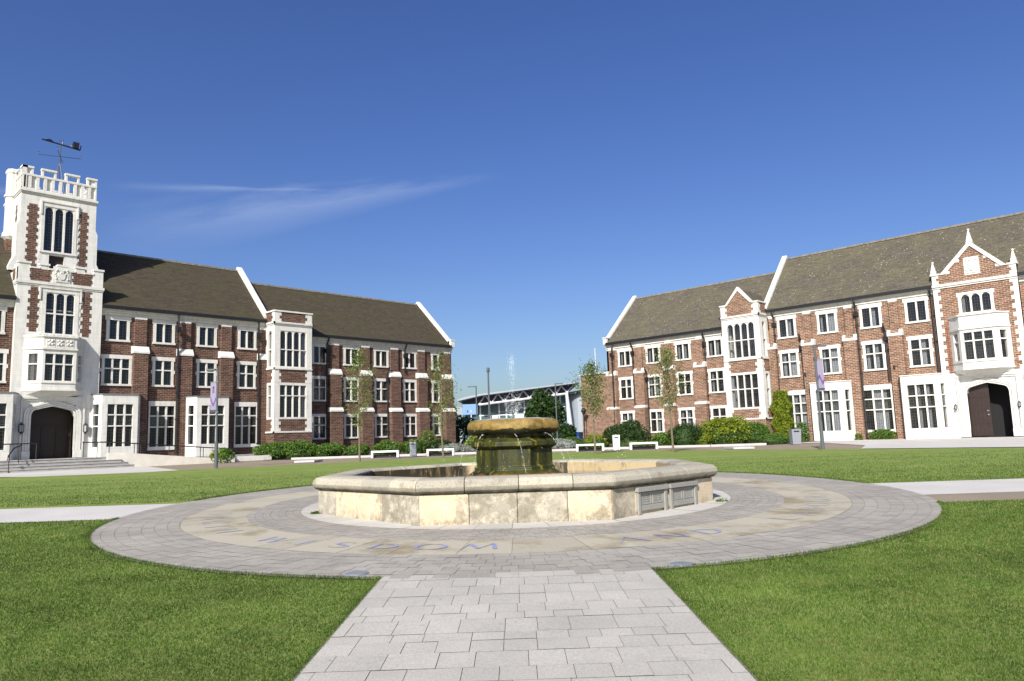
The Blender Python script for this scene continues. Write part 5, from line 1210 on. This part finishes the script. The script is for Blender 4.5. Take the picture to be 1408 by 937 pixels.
# sign
sg = thing('campus_sign', VW(-6.2, 100, GZ), 'large blue board on a white post beyond the left hall', 'sign'); f = Fr(VW(0, 100, 0)[:2], VR, (-VF[0], -VF[1]))
m = MB(); m.box(f, -7.0, -4.95, 0, .12, 4.75, 6.15); b = m.build('board', plain('sign_blue', (.17, .30, .52), .5), sg)
m = MB(); m.box(f, -5.9, -5.78, .0, .1, GZ, 4.75); m.build('post', M['alu'], sg)
m = MB(); m.prism(f, [(-6.4, 5.35), (-6.2, 5.35), (-6.2, 5.1), (-6.3, 4.98), (-6.4, 5.1)], .12, .14); m.build('crest', plain('crest_blue', (.04, .08, .3), .5), b)
m = MB(); m.prism(f, [(-5.95, 5.35), (-5.75, 5.35), (-5.75, 5.1), (-5.85, 4.98), (-5.95, 5.1)], .12, .14); m.build('crest', plain('crest_yellow', (.4, .45, .25), .5), b)
def column_lamp(s, t, h, arm, label, thick=.07, top=False):
    o = thing('street_lamp', VW(s, t, GZ), label, 'street lamp'); m = MB(); f = Fr(VW(s, t, 0)[:2], VR, (-VF[0], -VF[1]))
    m.tube([f(0, 0, GZ), f(0, 0, h)], [thick*1.1, thick*.8], 8); m.build('pole', M['grey'], o)
    m = MB(); m.box(f, min(0, arm), max(0, arm), -.1, .1, h-.1, h) if arm else m.lathe(f(0, 0, 0), [(.12, h), (.17, h+.15), (.15, h+.42), (.05, h+.5)], 8); m.build('lamp_head', M['grey'], o)
column_lamp(-3.56, 70, 6.5, -.8, 'grey street lamp with a short arm to the left, before the glass hall'); column_lamp(3.97, 70, 6.5, .75, 'grey street lamp with a short arm to the right, before the dark tree')
column_lamp(-2.54, 75, 8.2, 0, 'taller dark camera pole with a capped top, left of the fountain jet', .1)
o = thing('flagpole', VW(9.58, 85, GZ), 'bare white flagpole rising behind the low brick end wall', 'flagpole'); m = MB(); m.tube([VW(9.58, 85, GZ), VW(9.58, 85, 11.3)], [.08, .05], 8); m.build('pole', M['alu'], o); m = MB(); m.ball(VW(9.58, 85, 11.35), .09); m.build('finial', M['alu'], o)
o = thing('lantern_post', RF(-48.6, 1.2, GZ), 'black lantern post against the low brick end wall', 'lamp post'); c = RF(-47.7, .6, 0)
c = RF(-48.25, .8, 0); o.location = (c[0], c[1], GZ)
m = MB(); m.tube([(c[0], c[1], GZ), (c[0], c[1], 1.5), (c[0], c[1], 3.65)], [.1, .06, .055], 8); m.ball((c[0], c[1], 1.9), .1); m.build('pole', M['black'], o)
m = MB(); m.lathe(c, [(.1, 3.6), (.26, 3.95), (.3, 4.0), (.22, 4.15), (.05, 4.3)], 8); m.build('lantern', M['black'], o)
# parked cars
def car(s, t, ang, col, label):
    b = VW(s, t, GZ); o = thing('parked_car', b, label, 'car', 'cars parked by the glass hall'); a = R(ang); u = (VR[0]*math.cos(a)+VF[0]*math.sin(a), VR[1]*math.cos(a)+VF[1]*math.sin(a)); f = Fr(b[:2], u, (u[1], -u[0]))
    m = MB(); m.prism(f, [(-2.1, .3+GZ), (2.1, .3+GZ), (2.15, .75+GZ), (1.2, .95+GZ), (-1.5, 1.0+GZ), (-2.1, .9+GZ)], -.86, .86); m.loft([f(x, n, GZ+.95) for x, n in ((-1.8, -.8), (1.0, -.8), (1.0, .8), (-1.8, .8))], [f(x, n, GZ+1.45) for x, n in ((-1.4, -.62), (.35, -.62), (.35, .62), (-1.4, .62))])
    m.build('body', col, o, bevel=.06)
    m = MB()
    for sd in (-1, 1): m.loft([f(x, sd*.80, GZ+1.0) for x in (-1.6, .8)]+[f(x, sd*.67, GZ+1.38) for x in (.35, -1.3)], [f(x, sd*.83, GZ+1.0) for x in (-1.6, .8)]+[f(x, sd*.69, GZ+1.38) for x in (.35, -1.3)])
    m.loft([f(1.0, n, GZ+.99) for n in (-.7, .7)]+[f(.42, n, GZ+1.4) for n in (.6, -.6)], [f(1.04, n, GZ+.99) for n in (-.7, .7)]+[f(.46, n, GZ+1.41) for n in (.6, -.6)])
    m.build('window', M['dark'], o)
    for x in (-1.35, 1.35):
        for sd in (-1, 1):
            m = MB(); m.tube([f(x, sd*.7, GZ+.32), f(x, sd*.9, GZ+.32)], .32, 14); m.build('wheel', M['black'], o)
    for sd in (-1, 1): m = MB(); m.box(f, 2.05, 2.17, sd*.7-.16, sd*.7+.16, GZ+.62, GZ+.78); m.build('headlight', M['alu'], o)
cb = plain('car_blue', (.02, .05, .22), .25, .3); cs = plain('car_silver', (.4, .42, .45), .3, .6); cd = plain('car_dark', (.03, .035, .05), .25, .3)
car(8.2, 96, 62, cb, 'bright blue parked car nearest the low brick end wall'); car(7.4, 103, 62, cd, 'dark parked car beyond the bright blue one, left of it'); car(11.2, 108, 60, cs, 'silver parked car furthest away, half hidden by the brick end wall')

# ================================================================== GRASS BLADES
def in_lawn(s, t):
    r = np.hypot(s-C[0], t-C[1]); ok = r > 7.6
    ok &= ~((s > -1.47) & (s < 1.41) & (t < 8.6))
    ok &= ~((s < -6) & (t > 14.2+.0) & (t < 17.3)) & ~((s > 6) & (t > 12.7) & (t < 16.3))
    return ok
Ps = []
for t0 in np.arange(4.2, 30, .6):
    t1 = t0+.6; dens = 9500*math.exp(-(t0-4.2)/4.4); smax = t1*.76+.4; n = int(dens*.6*2*smax); s = rng.uniform(-smax, smax, n); t = rng.uniform(t0, t1, n); ok = in_lawn(s, t); Ps.append(np.stack([s[ok], t[ok]], 1))
# overhanging fringe along the edges
n = 30000; a = rng.uniform(0, 2*math.pi, n); r = 7.60+rng.exponential(.035, n); e = np.stack([C[0]+r*np.cos(a), C[1]+r*np.sin(a)], 1); Ps.append(e[in_lawn(e[:, 0], e[:, 1])])
n_fr = n; n = 9000; t = rng.uniform(3.8, 8.0, n); sd = rng.random(n) < .5; s = np.where(sd, -1.44-rng.exponential(.03, n), 1.38+rng.exponential(.03, n)); Ps.append(np.stack([s, t], 1))
P = np.concatenate(Ps); n = len(P)
far = np.clip((P[:, 1]-5)/12, 0, 1)
edge = np.abs(np.hypot(P[:, 0]-C[0], P[:, 1]-C[1])-7.63) < .05; h = rng.uniform(.010, .027, n)*(1+.5*far)*(1+.7*edge); wd = rng.uniform(.0016, .0032, n)*(1+1.8*far)
ang = rng.uniform(0, 2*math.pi, n); dx, dy = np.cos(ang), np.sin(ang); la = rng.uniform(0, 2*math.pi, n); ln = rng.uniform(0, .9, n)*h
bx = P[:, 0]*VR[0]+P[:, 1]*VF[0]; by = P[:, 0]*VR[1]+P[:, 1]*VF[1]; bz = .021*np.minimum(P[:, 1], 23)
V = np.empty((n, 3, 3)); V[:, 0] = np.stack([bx-dx*wd, by-dy*wd, bz], 1); V[:, 1] = np.stack([bx+dx*wd, by+dy*wd, bz], 1); V[:, 2] = np.stack([bx+np.cos(la)*ln, by+np.sin(la)*ln, bz+h], 1)
me = bpy.data.meshes.new('grass'); me.vertices.add(n*3); me.vertices.foreach_set('co', V.ravel()); me.loops.add(n*3); me.loops.foreach_set('vertex_index', np.arange(n*3, dtype=np.int32))
me.polygons.add(n); me.polygons.foreach_set('loop_start', np.arange(0, n*3, 3, dtype=np.int32)); me.polygons.foreach_set('loop_total', np.full(n, 3, dtype=np.int32)); me.update(calc_edges=True); me.materials.append(M['blade'])
o = bpy.data.objects.new('grass', me); COL.objects.link(o); tag(o, 'short mown green grass covering the near lawn', 'grass', kind='stuff')

# ================================================================== SKY, SUN, CAMERA
w = bpy.data.worlds.new('World'); S.world = w; w.use_nodes = True; nt = w.node_tree
SUN_AZ, SUN_EL = math.atan2(1, -2.0), R(34.7)
sk = nt.nodes.new('ShaderNodeTexSky'); sk.sky_type = 'NISHITA'; sk.sun_disc = False; sk.sun_elevation = SUN_EL; sk.sun_rotation = SUN_AZ
sk.air_density = 1.0; sk.dust_density = 2.0; sk.ozone_density = 4; sk.altitude = 0
bg = nt.nodes['Background']; bg.inputs[1].default_value = .096
# thin cirrus: noise in direction space
tc = nt.nodes.new('ShaderNodeTexCoord'); mp = nt.nodes.new('ShaderNodeMapping'); mp.vector_type = 'POINT'
nt.links.new(tc.outputs['Generated'], mp.inputs[0]); nt.links.new(mp.outputs[0], nt.nodes.new('ShaderNodeSeparateXYZ').inputs[0])
def wm(op, a, b=None, c=None):
    x = nt.nodes.new('ShaderNodeMath'); x.operation = op
    for i, v in enumerate((a, b, c)):
        if v is None: continue
        if hasattr(v, 'links'): nt.links.new(v, x.inputs[i])
        else: x.inputs[i].default_value = v
    return x.outputs[0]
def dirv(px, py):
    x, y, z = (px-704)/F_, (468.5-py)/F_, 1
    f = Vector((VF[0]*math.cos(PITCH), VF[1]*math.cos(PITCH), math.sin(PITCH))); rt = Vector((VR[0], VR[1], 0)); up = rt.cross(f)
    r_ = rt*math.cos(ROLL)-up*math.sin(ROLL); u_ = up*math.cos(ROLL)+rt*math.sin(ROLL)
    return (r_*x+u_*y+f).normalized()
def streak(p0, p1, half, seed, amp):
    A, Bv = dirv(*p0), dirv(*p1); n_ = A.cross(Bv).normalized(); mid = (A+Bv).normalized(); al = (Bv-A).normalized(); L = (Bv-A).length
    def dot(v):
        x = nt.nodes.new('ShaderNodeVectorMath'); x.operation = 'DOT_PRODUCT'; nt.links.new(tc.outputs['Generated'], x.inputs[0]); x.inputs[1].default_value = v; return x.outputs['Value']
    d, s = dot(n_), dot(al); s0 = wm('SUBTRACT', s, mid.dot(al))
    comb = nt.nodes.new('ShaderNodeCombineXYZ'); nt.links.new(wm('MULTIPLY', s0, 6), comb.inputs[0]); nt.links.new(wm('MULTIPLY', d, 30), comb.inputs[1]); comb.inputs[2].default_value = seed
    nz = nt.nodes.new('ShaderNodeTexNoise'); nz.inputs['Scale'].default_value = 1.6; nz.inputs['Detail'].default_value = 7; nz.inputs['Roughness'].default_value = .62; nt.links.new(comb.outputs[0], nz.inputs['Vector'])
    wd_ = wm('MULTIPLY', wm('MULTIPLY', wm('ADD', nz.outputs['Fac'], .2), half), wm('MAXIMUM', wm('SUBTRACT', .9, wm('DIVIDE', s0, L*.62)), .12))
    e = wm('SUBTRACT', 1, wm('MINIMUM', wm('DIVIDE', wm('ABSOLUTE', wm('ADD', d, wm('MULTIPLY', wm('SUBTRACT', nz.outputs['Fac'], .5), half*.7))), wd_), 1))
    en = wm('POWER', wm('SUBTRACT', 1, wm('POWER', wm('MINIMUM', wm('DIVIDE', wm('ABSOLUTE', s0), L*.5), 1), 2)), 1.3)
    front = wm('GREATER_THAN', dot(mid), .3)
    return wm('MULTIPLY', wm('MULTIPLY', wm('MULTIPLY', wm('POWER', e, 1.3), en), front), wm('MULTIPLY', wm('ADD', nz.outputs['Fac'], .1), amp))
c1 = streak((120, 332), (700, 240), .045, 1.3, .21); c2 = streak((140, 256), (480, 262), .008, 4.2, .22); c3 = streak((-200, 270), (60, 262), .02, 7.7, .18)
cs_ = wm('MINIMUM', wm('ADD', wm('ADD', c1, c2), c3), 1)
mxw = nt.nodes.new('ShaderNodeMix'); mxw.data_type = 'RGBA'; nt.links.new(cs_, mxw.inputs[0]); 
hs = nt.nodes.new('ShaderNodeHueSaturation'); hs.inputs['Hue'].default_value = .518; hs.inputs['Saturation'].default_value = 1.2; nt.links.new(sk.outputs[0], hs.inputs['Color'])
nt.links.new(hs.outputs[0], mxw.inputs[6]); mxw.inputs[7].default_value = (7.5, 8, 9, 1); nt.links.new(mxw.outputs[2], bg.inputs[0])
sl = bpy.data.lights.new('sun', 'SUN'); sl.energy = 5.0; sl.angle = R(.53); sl.color = (1, .955, .88); so = bpy.data.objects.new('sun', sl); COL.objects.link(so)
sv = Vector((math.sin(SUN_AZ)*math.cos(SUN_EL), math.cos(SUN_AZ)*math.cos(SUN_EL), math.sin(SUN_EL))); so.rotation_euler = sv.to_track_quat('Z', 'Y').to_euler(); so.location = sv*100
cd_ = bpy.data.cameras.new('camera'); cam = bpy.data.objects.new('camera', cd_); COL.objects.link(cam); S.camera = cam
f = Vector((VF[0]*math.cos(PITCH), VF[1]*math.cos(PITCH), math.sin(PITCH))); rt = Vector((VR[0], VR[1], 0)); up = rt.cross(f)
r_ = rt*math.cos(ROLL)-up*math.sin(ROLL); u_ = up*math.cos(ROLL)+rt*math.sin(ROLL)
mt = Matrix((r_, u_, -f)).transposed().to_4x4(); mt.translation = (0, 0, EYE); cam.matrix_world = mt
cd_.sensor_width = 36; cd_.lens = F_/1408*36; cd_.clip_end = 5000; cd_.clip_start = .05
S.view_settings.view_transform = 'Standard'; S.view_settings.look = 'None'; S.view_settings.gamma = 1; S.view_settings.exposure = .48
S.cycles.max_bounces = 6; S.cycles.transparent_max_bounces = 12
